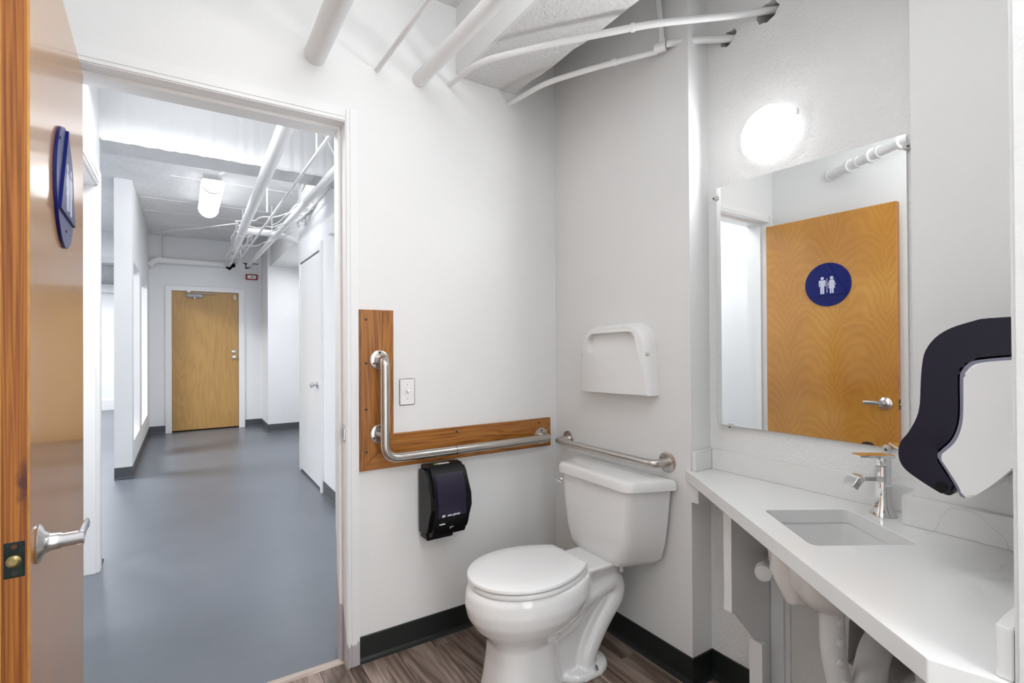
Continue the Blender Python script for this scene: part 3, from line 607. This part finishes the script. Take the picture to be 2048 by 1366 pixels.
for y, z in ((2.000, .823), (1.375, .826)):
    f = obj('flange', lathe(B(), [(.041, 0), (.041, .003), (.037, .005), (.022, .005), (.020, .008)], (XB, y, z), (-1, 0, 0), 28), M['steel'], g2, True)
    for k in range(3):
        a = .6 + k * 2 * PI / 3; obj('screw', lathe(B(), [(.0048, 0), (.0048, .002)], (XB - .0048, y + .030 * math.cos(a), z + .030 * math.sin(a)), (-1, 0, 0), 10), M['satin'], f)

# light switch
sw = thing('light_switch', 'white toggle light switch plate beside the oak board', 'light switch', (.811, YA, 1.097))
pl_ = obj('cover_plate', bbox((-.035, -.006, -.057), (.035, 0, .057), .003, 3), M['white'], sw)
obj('toggle_frame', bbox((-.009, -.0075, -.015), (.009, -.005, .015), .001), M['white'], sw)
tg = bbox((-.005, -.020, -.006), (.005, -.006, .006), .0015); bmesh.ops.rotate(tg, cent=(0, -.006, 0), matrix=Matrix.Rotation(-.5, 3, 'X'), verts=tg.verts[:]); obj('toggle', tg, M['white'], sw)
for z in (-.03, .03): obj('screw', lathe(B(), [(.003, 0), (.003, .001)], (0, -.006, z), (0, -1, 0), 10), M['clip'], sw)

# ================================================================== toilet paper dispenser
tp = thing('toilet_paper_dispenser', 'black roll dispenser with smoked purple window under the grab bar', 'dispenser', (.857, YA, 0))
W = .190
prof = [(0, .775), (-.045, .785), (-.085, .783), (-.112, .757), (-.133, .715), (-.143, .66), (-.147, .61), (-.143, .56), (-.130, .520), (-.112, .490), (-.07, .476), (-.03, .472), (0, .478)]
bm = prism(B(), prof, lambda u, v, t: (t, u, v), 0, W)
bmesh.ops.bevel(bm, geom=[e for e in bm.edges if abs(e.verts[0].co.x - e.verts[1].co.x) < 1e-5], offset=.018, segments=4, affect='EDGES')
obj('cover', bm, M['black'], tp, True)
wp = [(-.117, .752), (-.137, .715), (-.147, .66), (-.151, .61), (-.147, .575), (-.140, .570), (-.140, .61), (-.136, .66), (-.126, .71), (-.110, .748)]
bm = prism(B(), wp, lambda u, v, t: (t, u, v), .030, W - .028)
bmesh.ops.bevel(bm, geom=[e for e in bm.edges if abs(e.verts[0].co.x - e.verts[1].co.x) < 1e-5], offset=.002, segments=2, affect='EDGES')
win = obj('window', bm, M['purple_window'], tp, True)
obj('back_plate', bbox((.012, -.075, .462), (W - .055, -.002, .49), .003), M['black'], tp)
lb = obj('sticker', bbox((.062, -.082, .784), (.115, -.064, .7865), .0005, 1), M['white'], tp); lb['label'] = 'small white and green sticker on the dispenser top'
obj('sticker_leaf', bbox((.045, -.080, .7835), (.066, -.062, .7862), .0005, 1), plain('sticker_green', (.30, .42, .10), .5), tp)
def text(body, size, loc, rot, mat, parent, name='lettering', ext=.0004):
    cu = bpy.data.curves.new(name, 'FONT'); cu.body = body; cu.size = size; cu.extrude = ext; cu.align_x = 'CENTER'; cu.align_y = 'CENTER'; cu.resolution_u = 2; cu.offset = size * .02
    t = bpy.data.objects.new('t_', cu); C.objects.link(t); bpy.context.view_layer.update()
    me = bpy.data.meshes.new_from_object(t.evaluated_get(bpy.context.evaluated_depsgraph_get())); bpy.data.objects.remove(t)
    me.materials.clear(); me.materials.append(mat); o = bpy.data.objects.new(name, me); C.objects.link(o); o.parent = parent; o.location = loc; o.rotation_euler = rot; return o
M['print'] = plain('white_print', (.75, .78, .85), .5)
text('San Jamar', .0155, (.104, -.1478, .582), (PI / 2 - .06, 0, 0), M['print'], tp)
obj('logo_mark', boxes(((.050, -.1482, .575), (.056, -.1475, .590)), ((.0575, -.1482, .577), (.0635, -.1475, .592))), M['print'], tp)
text('SMART SYSTEM', .006, (.106, -.1462, .570), (PI / 2 - .06, 0, 0), M['print'], tp) if False else None
obj('key_slot', boxes(((.040, -.1415, .543), (.066, -.138, .547))), M['print'], tp)
obj('key_mark', boxes(((.092, -.135, .524), (.108, -.131, .5255)), ((.092, -.135, .518), (.0935, -.131, .5255))), M['print'], tp)

# ================================================================== seat cover dispenser
sc = thing('seat_cover_dispenser', 'white plastic toilet seat cover dispenser on the wall above the toilet', 'dispenser', (XB, 1.628, 1.082)); sc.rotation_euler = (-.03, 0, 0)
Hs = .305; Wb, Wt = .212, .170
def arch(wb, wt, h, r, n=10):
    P = [(-wb, 0), (wb, 0)]
    for s in (1, -1):
        for k in range(n + 1):
            a = PI / 2 * k / n
            c = (wt - r, h - r)
            p = (c[0] + r * math.cos(a), c[1] + r * math.sin(a)) if s > 0 else (-c[0] - r * math.cos(PI / 2 - a), c[1] + r * math.sin(PI / 2 - a))
            P.append(p)
    return P
bm = B(); ring0 = [(0, y, z) for y, z in arch(Wb, .205, Hs, .10)]; ring1 = [(-.030, y, z) for y, z in arch(Wb, .200, Hs - .004, .10)]; ring2 = [(-.055, y, z) for y, z in arch(Wb - .006, .188, Hs - .014, .09)]; ring3 = [(-.060, y, z + .003) for y, z in arch(Wb - .014, .180, Hs - .022, .085)]
loft(bm, [ring0, ring1, ring2, ring3])
so = obj('housing', bm, M['white'], sc)
so.parent = None
def slotpts(w, z0, z1, r=.045, n=8):
    P = []
    for cx, cz, a0 in ((w - r, z1 - r, 0), (-w + r, z1 - r, PI / 2), (-w + .022, z0 + .022, PI), (w - .022, z0 + .022, 1.5 * PI)):
        rr = r if a0 < PI - .1 else .022
        for k in range(n + 1): a = a0 + PI / 2 * k / n; P.append((cx + rr * math.cos(a), cz + rr * math.sin(a)))
    return P
cut(so, prism(B(), slotpts(.150, .180, .266), lambda u, v, t: (t, u + .004, v), -.08, -.034)); so.parent = sc; smooth(so)
obj('paper_stack', bbox((-.022, -.12, .03), (-.006, .12, .21), .002), plain('tissue', (.72, .70, .68), .9), sc) if False else None
for y in (-.196, .196): obj('side_latch', lathe(B(), [(.008, 0), (.008, .004), (.005, .006)], (-.045, y * 1.0, .170), (-.4, 1 if y > 0 else -1, 0), 14), M['clip'], sc, True)

# ================================================================== toilet
TY = 1.612
to = thing('toilet', 'white two piece toilet with closed seat in the corner below the grab bars', 'toilet', (0, TY, 0))
def egg(fx, bx, w, z, n=40, wide=.52, p=2.0, bw=None):
    """closed ring: front at fx (small x), back at bx"""
    xm = fx + (bx - fx) * wide; P = []
    for k in range(n):
        a = 2 * PI * k / n; c, s = math.cos(a), math.sin(a)
        e = 2 / p
        sx = math.copysign(abs(c) ** e, c); sy = math.copysign(abs(s) ** e, s)
        x = xm + (bx - xm) * sx if sx > 0 else xm + (xm - fx) * sx
        P.append((x, w * sy, z))
    return P
bm = B()
loft(bm, [egg(.922, 1.22, .124, 0, p=3.2), egg(.932, 1.21, .116, .05, p=3.2), egg(.944, 1.20, .110, .14, p=3.0), egg(.946, 1.21, .111, .20, p=2.7), egg(.925, 1.26, .130, .235, p=2.3), egg(.885, 1.31, .162, .268, p=2.1), egg(.860, 1.35, .184, .31, p=2.1), egg(.853, 1.37, .193, .35, p=2.1), egg(.858, 1.37, .190, .395, p=2.1), egg(.872, 1.365, .182, .418, p=2.1)])
# rear body below the tank
loft(bm, [egg(1.16, 1.455, .070, 0, p=3), egg(1.16, 1.43, .060, .06, p=3), egg(1.16, 1.42, .050, .14, p=3), egg(1.18, 1.47, .048, .22, p=3), egg(1.20, 1.53, .055, .29, p=3), egg(1.24, 1.55, .062, .345, p=3), egg(1.26, 1.575, .088, .385, p=3), egg(1.27, 1.58, .108, .406, p=3.5), egg(1.27, 1.58, .108, .418, p=3.5)])
# foot flange
loft(bm, [egg(1.20, 1.465, .122, 0, p=2.3), egg(1.21, 1.46, .118, .024, p=2.3), egg(1.24, 1.43, .085, .036, p=2.3)])
# trapway: raised S on both flanks
for s in (-1, 1):
    tube(bm, fillet([(1.20, s * .060, .245), (1.32, s * .052, .285), (1.50, s * .050, .335), (1.515, s * .050, .27), (1.40, s * .052, .15), (1.34, s * .054, .06), (1.33, s * .056, .01)], .07, 6), [.040] * 1 if False else .043, 14)
    tube(bm, fillet([(1.14, s * .070, .19), (1.26, s * .068, .20), (1.36, s * .062, .27)], .07, 5), .022, 12)
bowl = obj('bowl', bm, M['porcelain'], None); bowl.location = (0, TY, 0)
bake(bowl, ('REMESH', dict(mode='VOXEL', voxel_size=.0065)), ('SMOOTH', dict(factor=.6, iterations=7)))
bowl.location = (0, 0, 0); bowl.parent = to; smooth(bowl, 80)
def seat_outline(fx, bx, wb, w, z, n=20):
    P = []; xm = fx + (bx - fx) * .50
    for k in range(n + 1):            # front half ellipse from +y to -y
        a = PI / 2 + PI * k / n; P.append((xm + (xm - fx) * math.cos(a), w * math.sin(a), z))
    for k in range(1, 8):
        t = k / 8; P.append((xm + (bx - xm) * t, -(w + (wb - w) * (t ** 1.9)), z))
    P.append((bx - .004, -wb, z)); P.append((bx, -wb + .006, z)); P.append((bx, wb - .006, z)); P.append((bx - .004, wb, z))
    for k in range(7, 0, -1):
        t = k / 8; P.append((xm + (bx - xm) * t, (w + (wb - w) * (t ** 1.9)), z))
    return P
sr = lambda d, z: seat_outline(.866 + d, 1.312 - d * .5, .112 - d, .188 - d, z)
obj('seat_ring', loft(B(), [sr(.006, .418), sr(.001, .421), sr(.0, .428), sr(.002, .4355), sr(.006, .437)]), M['seat'], to, True)
lidr = lambda d, z: seat_outline(.862 + d, 1.310 - d * .5, .112 - d, .189 - d, z)
obj('seat_lid', loft(B(), [lidr(.006, .4395), lidr(.001, .442), lidr(.0, .447), lidr(.003, .4535), lidr(.012, .4565), lidr(.06, .459)]), M['seat'], to, True)
obj('seat_bumper', bbox((.863, -.012, .434), (.878, .012, .441), .001), M['seat'], to)
for s in (-1, 1): obj('seat_hinge', lathe(B(), [(.013, 0), (.013, .018), (.009, .024), (.003, .026)], (1.325, s * .075, .416), (0, 0, 1), 18), M['seat'], to, True)
bt = obj('floor_bolt', lathe(B(), [(.009, 0), (.009, .004), (.0055, .005), (.0055, .014)], (1.350, -.111, .030), (0, 0, 1), 12), M['satin'], to, True)
obj('floor_bolt', lathe(B(), [(.009, 0), (.009, .004), (.0055, .005), (.0055, .014)], (1.350, .111, .030), (0, 0, 1), 12), M['satin'], to, True)
def tplan(fx, bx, wf, wb, z, r=.035, n=6):
    C_ = [(bx, -wb), (fx + .02 * 0, -wf), (fx, wf), (bx, wb)]; P = []
    for i, c in enumerate(C_):
        a, b, d = Vector(C_[i - 1]), Vector(c), Vector(C_[(i + 1) % 4]); rr = r if i in (1, 2) else .012
        p = b + (a - b).normalized() * rr; q = b + (d - b).normalized() * rr
        for k in range(n + 1):
            s = k / n; v = p * (1 - s) ** 2 + b * 2 * s * (1 - s) + q * s * s; P.append((v.x, v.y, z))
    return P
obj('tank', loft(B(), [tplan(1.47, 1.590, .085, .120, .402), tplan(1.452, 1.598, .118, .165, .404), tplan(1.441, 1.600, .145, .195, .415), tplan(1.436, 1.602, .164, .228, .445), tplan(1.433, 1.603, .182, .246, .51), tplan(1.430, 1.604, .194, .259, .60), tplan(1.428, 1.605, .204, .272, .728)]), M['porcelain'], to, True)
obj('tank_lid', loft(B(), [tplan(1.418, 1.610, .211, .289, .725), tplan(1.413, 1.612, .215, .295, .728), tplan(1.413, 1.612, .215, .295, .754), tplan(1.418, 1.609, .211, .290, .764), tplan(1.430, 1.600, .197, .268, .7675), tplan(1.46, 1.58, .15, .21, .7685)]), M['porcelain'], to, True)
fh = obj('flush_handle', lathe(B(), [(.012, 0), (.012, .008), (.007, .014)], (1.434, .200, .690), (-1, 0, 0), 14), M['chrome'], to, True)
obj('flush_arm', bbox((1.408, .172, .683), (1.418, .215, .697), .004), M['chrome'], fh)
obj('tank_bolt', tube(B(), [(1.50, -.10, .37), (1.50, -.10, .405)], .008, 10), M['seat'], to, True)
# supply stop
# ================================================================== vanity counter
CT, CTH = .814, .040
ct = thing('vanity_counter', 'white quartz counter with a slanted front edge and upstands', 'counter', (0, 0, 0))
pg = [(XB, 1.290), (.958, .316), (.985, YF + .001), (XD + .001, YF + .001), (XD + .001, .563), (XM - .001, .563), (XM - .001, YS), (XB, YS + .0)]
top = obj('countertop', prism(B(), pg, lambda u, v, t: (u, v, t), CT - CTH, CT), M['quartz'])
S = [(1.419, .853), (1.623, .721), (1.483, .501), (1.263, .638)]
def rounded(Q, r, n=5, grow=0):
    Q = [Vector(q) for q in Q]; c = sum(Q, Vector((0, 0))) / len(Q); Q = [q + (q - c).normalized() * grow for q in Q]; P = []
    for i, b in enumerate(Q):
        a, d = Q[i - 1], Q[(i + 1) % len(Q)]; p = b + (a - b).normalized() * r; q = b + (d - b).normalized() * r
        for k in range(n + 1): s = k / n; v = p * (1 - s) ** 2 + b * 2 * s * (1 - s) + q * s * s; P.append((v.x, v.y))
    return P
cut(top, prism(B(), rounded(S, .022), lambda u, v, t: (u, v, t), CT - .1, CT + .1)); 
bake(top, ('BEVEL', dict(width=.002, segments=2, limit_method='ANGLE')))
top.parent = ct
bh = .076
obj('backsplash', bbox((XM - .021, .583, CT), (XM + .002, YS - .021, CT + bh), .0015), M['quartz'], ct)
obj('side_splash', bbox((XB + .001, YS - .020, CT), (XM - .001, YS - .001, CT + bh), .0015), M['quartz'], ct)
obj('backsplash', bbox((XD - .021, YF + .022, CT), (XD - .001, .583, CT + bh), .0015), M['quartz'], ct)
obj('side_splash', bbox((XD + .0005, .5635, CT), (XM - .022, .583, CT + bh), .0015), M['quartz'], ct)
obj('side_splash', bbox((.990, YF + .001, CT), (XD - .001, YF + .021, CT + bh), .0015), M['quartz'], ct)
obj('support_cleat', bbox((XB - .012, YS - .04, CT - CTH - .075), (XM - .05, YS - .0005, CT - CTH - .004), .001), M['trim'], ct)
# support panel under counter
vp = thing('support_panel', 'white painted angled support panel under the counter', 'support panel', (0, 0, 0))
pp = [(XM - .002, .0), (XM - .002, CT - CTH), (1.500, CT - CTH), (1.500, .418), (1.535, .402), (1.635, .292), (1.655, .283), (1.655, .0)]
obj('panel', prism(B(), pp, lambda u, v, t: (u, t, v), 1.012, 1.030), M['trim'], vp)
obj('edge_strip', boxes(((1.492, 1.008, .425), (1.502, 1.036, CT - CTH - .001))), M['trim'], vp)
obj('foot_board', boxes(((1.630, .990, 0), (1.656, 1.036, .285))), M['trim'], vp)
bt_ = obj('wall_batten', boxes(((XM - .022, .965, 0), (XM - .001, 1.010, CT - CTH)), ((XM - .010, .950, 0), (XM - .001, .966, CT - CTH))), M['trim']); tag(bt_, 'upright white batten on the wall beside the support panel', 'batten')
cp = thing('capped_pipe', 'round white capped pipe stub poking out by the support panel', 'pipe', (0, 0, 0))
dd = Vector((-.75, -.60, .05)).normalized(); p0 = Vector((1.66, 1.005, .565))
p1 = Vector((1.535, .925, .572))
obj('pipe_body', tube(B(), [(XM, 1.0, .56), p1 + Vector((.03, .02, 0))], .017, 20), M['greypipe'], cp, True)
obj('cap', lathe(B(), [(.0265, -.035), (.0265, -.003), (.0235, .001)], p1, (p1 - Vector((XM, 1.03, .56))), 28), M['pipe'], cp, True)
# sink basin
sk = thing('sink', 'white undermount rectangular sink set into the counter', 'sink', (0, 0, 0))
def rr3(grow, z, r=.03): return [(u, v, z) for u, v in rounded(S, r, 5, grow)]
obj('bowl', loft(B(), [rr3(.012, CT - CTH - .0005), rr3(.004, CT - CTH - .0005), rr3(-.004, CT - CTH - .03), rr3(-.012, CT - CTH - .09), rr3(-.035, CT - CTH - .118, .04), rr3(-.10, CT - CTH - .124, .02)][::1], False), M['basin_in'], sk, True)
bmf = bpy.data.meshes.new('x')
c_ = sum((Vector(s) for s in S), Vector((0, 0))) / 4
obj('bowl_floor', prism(B(), rounded(S, .02, 5, -.098), lambda u, v, t: (u, v, t), CT - CTH - .127, CT - CTH - .1235), M['basin_in'], sk)
obj('drain', lathe(B(), [(.022, 0), (.022, .003), (.012, .004)], (c_.x, c_.y, CT - CTH - .1235), (0, 0, 1), 24), M['chrome'], sk, True)
und = loft(B(), [rr3(.050, CT - CTH - .0005, .05), rr3(.045, CT - CTH - .020, .05), rr3(.008, CT - CTH - .045, .05), rr3(.002, CT - CTH - .10, .05), rr3(-.03, CT - CTH - .14, .06), rr3(-.08, CT - CTH - .155, .04)], True)
for f in [f for f in und.faces if len(f.verts) > 4 and f.calc_center_median().z > CT - CTH - .002]: und.faces.remove(f)
obj('basin_underside', und, M['basin'], sk, True)
obj('overflow_bulge', tube(B(), [(1.345, .755, .765), (1.350, .752, .70), (1.375, .735, .635), (1.42, .71, .615)], [.028, .040, .040, .022], 16), M['basin'], sk, True)
# drain plumbing under the sink
tp_ = thing('drain_cover', 'white vinyl cover with round studs wrapped on the pipe under the sink', 'pipe cover', (0, 0, 0))
cvr = [(1.387, .656, .640), (1.390, .654, .50), (1.412, .643, .40), (1.442, .628, .28), (1.462, .618, .15)]
obj('sleeve', tube(B(), fillet(cvr, .05), .029, 20), M['insul'], tp_, True)
for k in range(5):
    z = .602 - .052 * k; t = (0.640 - z) / .49; x_ = 1.388 + max(0, (.5 - z)) * .22; y_ = .655 - max(0, .5 - z) * .11
    d = Vector((-.95, -.32, 0)).normalized(); d2_ = Vector((-.435, -.90, 0)).normalized()
    obj('stud', lathe(B(), [(.011, 0), (.010, .003), (.006, .0055), (.002, .006)], Vector((x_, y_, z)) + d2_ * .028, d2_, 14), M['insul'], tp_, True)
dp = thing('waste_pipe', 'fat grey white waste pipe curving down out of the dark wall opening', 'pipe', (0, 0, 0))
obj('pipe_body', tube(B(), fillet([(XM + .06, .665, .44), (1.66, .665, .44), (1.56, .645, .38), (1.52, .640, .20), (1.52, .64, .0)], .09, 8), .039, 24), M['greypipe'], dp, True)
st_ = obj('strap', tube(B(), fillet([(1.47, .70, .60), (1.475, .69, .50), (1.49, .68, .40), (1.50, .67, .30)], .04, 4), .007, 8), plain('strap_grey', (.40, .385, .375), .5), None, True); tag(st_, 'thin grey strap hanging behind the studded pipe cover', 'strap')
st_ = obj('hose', tube(B(), fillet([(1.50, .725, .65), (1.505, .715, .50), (1.52, .70, .38), (1.53, .69, .25)], .04, 4), .009, 10), M['black'], None, True); tag(st_, 'thin black hose behind the studded pipe cover', 'hose')
# faucet
fa = thing('faucet', 'polished chrome single lever faucet behind the sink', 'faucet', (1.650, .640, CT), math.atan2(.558, -.83))
def sqr(w, d, z, x0=0, r=.35, n=6):
    P = []
    for cx, cy, a0 in ((1, 1, 0), (-1, 1, PI / 2), (-1, -1, PI), (1, -1, 1.5 * PI)):
        rr = min(w, d) * r
        for k in range(n): a = a0 + PI / 2 * k / (n - 1); P.append((x0 + cx * (w - rr) + rr * math.cos(a), cy * (d - rr) + rr * math.sin(a), z))
    return P
obj('body', loft(B(), [sqr(.029, .029, 0, 0, .6), sqr(.0285, .0285, .004, 0, .6), sqr(.024, .024, .016, 0, .6), sqr(.0185, .0185, .038, 0, .7), sqr(.0178, .0178, .06, 0, .7), sqr(.0178, .0178, .139, 0, .7)]), M['chrome'], fa, True)
obj('handle_hub', loft(B(), [sqr(.0175, .0175, .1405, 0, .7), sqr(.0185, .0185, .142, 0, .7), sqr(.0185, .0185, .166, 0, .7)]), M['chrome'], fa, True)
obj('handle_plate', loft(B(), [[(x, y, z) for x, y, z in ((-.020, -.020, .163), (.075, -.020, .166), (.080, 0, .1662), (.075, .020, .166), (-.020, .020, .163))], [(x, y, z) for x, y, z in ((-.021, -.021, .171), (.076, -.021, .171), (.081, 0, .171), (.076, .021, .171), (-.021, .021, .171))]]), M['chrome'], fa)
spx = [(.010, .098, .112), (.040, .100, .113), (.062, .101, .1135), (.079, .094, .111), (.090, .082, .101), (.095, .073, .092)]
rings = []
for i, (x_, zb, zt) in enumerate(spx):
    w_ = .0205 + .002 * (i > 2)
    if i < 3: rings.append([(x_, -w_, zb), (x_, w_, zb), (x_, w_, zt), (x_, -w_, zt)])
    elif i == 3: rings.append([(x_ - .006, -w_, zb), (x_ - .006, w_, zb), (x_ + .004, w_, zt), (x_ + .004, -w_, zt)])
    else: rings.append([(x_ - .010, -w_, zb + .002), (x_ - .010, w_, zb + .002), (x_ + .004, w_, zt - .006), (x_ + .004, -w_, zt - .006)])
bms = loft(B(), rings); bmesh.ops.bevel(bms, geom=[e for e in bms.edges], offset=.0012, segments=1, affect='EDGES')
obj('spout', bms, M['chrome'], fa, True)

# ================================================================== mirror
mi = thing('wall_mirror', 'frameless rectangular wall mirror reflecting the wooden door', 'mirror', (XM - .0085, .606, 0), math.radians(1.12))
MW, MZ0, MZ1 = .609, .991, 1.893
obj('glass', boxes(((0, 0, MZ0), (.006, MW - .020, MZ1))), M['mirror'], mi)
be = B(); prism(be, [(0, MW - .020), (.0028, MW), (.006, MW), (.006, MW - .020)], lambda u, v, t: (u, v, t), MZ0, MZ1)
obj('polished_edge', be, M['mirror'], mi)
for y, z, s in ((MW + .001, 1.855, 0), (-.001, 1.855, 0), (MW - .055, MZ0 - .001, 1), (.055, MZ0 - .001, 1)):
    c = obj('clip', bbox((-.006, y - .010, z - .009), (.006, y + .010, z + .009), .004, 3), M['clip'], mi, True)
    obj('clip_screw', lathe(B(), [(.0035, 0), (.0035, .001)], (-.006, y + (.005 if y > .3 else -.005) * (1 - s), z - .004 * s), (-1, 0, 0), 10), M['dark'], c)
obj('dark_patch', prism(B(), [(.086, .992), (.091, .999), (.103, 1.001), (.116, .998), (.120, .992)], lambda u, v, t: (t, u, v), -.0006, .001), M['dark'], mi)  # small dark patch at the lower edge of the mirror
# round wall lamp
lm = thing('round_wall_lamp', 'round glowing wall lamp above the mirror', 'lamp', (XM, 1.003, 2.028))
obj('back_plate', lathe(B(), [(.072, 0), (.072, .020)], (0, 0, 0), (-1, 0, 0), 48), M['trim'], lm, True)
obj('rim', lathe(B(), [(.090, .018), (.0935, .021), (.0935, .040), (.090, .043)], (0, 0, 0), (-1, 0, 0), 64), M['disc_rim'], lm, True)
obj('diffuser', lathe(B(), [(.0895, .040), (.0895, .0445), (.03, .0452)], (0, 0, 0), (-1, 0, 0), 64), M['disc'], lm, True)
obj('lamp_tab', bbox((-.030, -.105, .030), (-.018, -.088, .052), .003), M['white'], lm)

# ================================================================== paper towel dispenser
td = thing('paper_towel_dispenser', 'dark smoked and white lever paper towel dispenser on the partition', 'dispenser', (0, YF, 0))
XN, XF_ = 1.30, 1.60
out = [(0, 1.350), (.10, 1.345), (.125, 1.340), (.160, 1.327), (.185, 1.308), (.201, 1.282), (.207, 1.255), (.210, 1.215), (.212, 1.170), (.218, 1.140), (.232, 1.108), (.246, 1.086), (.251, 1.066), (.249, 1.044), (.238, 1.026), (.215, 1.010), (.190, .996), (.172, .988), (.162, .990), (.156, 1.000), (.158, 1.012), (.172, 1.035), (.184, 1.058), (.186, 1.070), (.180, 1.080), (.166, 1.098), (.157, 1.115), (.151, 1.140), (.149, 1.170), (.149, 1.225), (.147, 1.243), (.138, 1.258), (.120, 1.268), (.06, 1.276), (0, 1.280)]
def crom(P, n=3, keep=()):
    out = []; k = len(P)
    for i in range(k):
        p0, p1, p2, p3 = (Vector(P[(i + d) % k]) for d in (-1, 0, 1, 2))
        out.append(tuple(p1))
        if abs(p1.x) < 1e-6 or abs(p2.x) < 1e-6 or (p2 - p1).length < .008: continue
        for j in range(1, n):
            t = j / n; v = .5 * ((2 * p1) + (p2 - p0) * t + (2 * p0 - 5 * p1 + 4 * p2 - p3) * t * t + (-p0 + 3 * p1 - 3 * p2 + p3) * t ** 3); out.append(tuple(v))
    return out
def bev_rim(bm, off, seg):
    bm.faces.ensure_lookup_table(); big = sorted(bm.faces, key=lambda f: -len(f.verts))[:2]; ed = set(e for f in big for e in f.edges)
    bmesh.ops.bevel(bm, geom=list(ed), offset=off, segments=seg, affect='EDGES', clamp_overlap=False); return bm
def bev_sides(bm, off, seg):
    bmesh.ops.bevel(bm, geom=[e for e in bm.edges if abs(e.verts[0].co.x - e.verts[1].co.x) < 1e-5], offset=off, segments=seg, affect='EDGES'); return bm
shell = bev_rim(prism(B(), crom(out), lambda u, v, t: (t, u, v), XN, XF_), .0055, 3)
obj('cover', shell, M['navy'], td, True)
inn = [(0, 1.276), (.06, 1.272), (.118, 1.264), (.134, 1.255), (.143, 1.241), (.1455, 1.225), (.1455, 1.170), (.1475, 1.140), (.154, 1.114), (.163, 1.096), (.177, 1.078), (.1825, 1.069), (.180, 1.058), (.169, 1.038), (.153, 1.008), (.147, .992), (.140, .990), (.12, 1.005), (.085, 1.045), (.055, 1.09), (.03, 1.15), (0, 1.18)]
obj('rim_band', prism(B(), crom(inn), lambda u, v, t: (t, u, v), XN - .001, XF_ + .001), M['grey_rim'], td)
inn2 = [(0, 1.268), (.06, 1.266), (.112, 1.259), (.128, 1.250), (.136, 1.236), (.138, 1.222), (.1385, 1.170), (.1405, 1.138), (.147, 1.111), (.156, 1.093), (.170, 1.076), (.1755, 1.068), (.173, 1.058), (.162, 1.039), (.147, 1.012), (.142, .996), (.137, .991), (.12, 1.002), (.085, 1.042), (.055, 1.088), (.03, 1.148), (0, 1.178)]
obj('side_panel', bev_rim(prism(B(), crom(inn2), lambda u, v, t: (t, u, v), XN - .008, XF_ + .008), .005, 4), M['white'], td, True)
obj('hinge_pin', lathe(B(), [(.011, 0), (.011, .002)], (XN, .177, 1.004), (-1, 0, 0), 20), M['black'], td, True)
obj('back_housing', bev_sides(prism(B(), [(0, 1.19), (.03, 1.15), (.055, 1.09), (.080, 1.045), (.085, 1.030), (.06, 1.01), (0, 1.02)], lambda u, v, t: (t, u, v), XN + .03, XF_ - .01), .003, 2), plain('housing_grey', (.60, .60, .58), .4), td)
obj('feed_lever', bbox((XF_ - .05, .055, 1.352), (XF_ - .02, .095, 1.362), .002), M['clip'], td)
obj('lock_tab', bbox((XF_ - .05, .02, 1.345), (XF_ - .01, .052, 1.360), .002), M['white'], td)
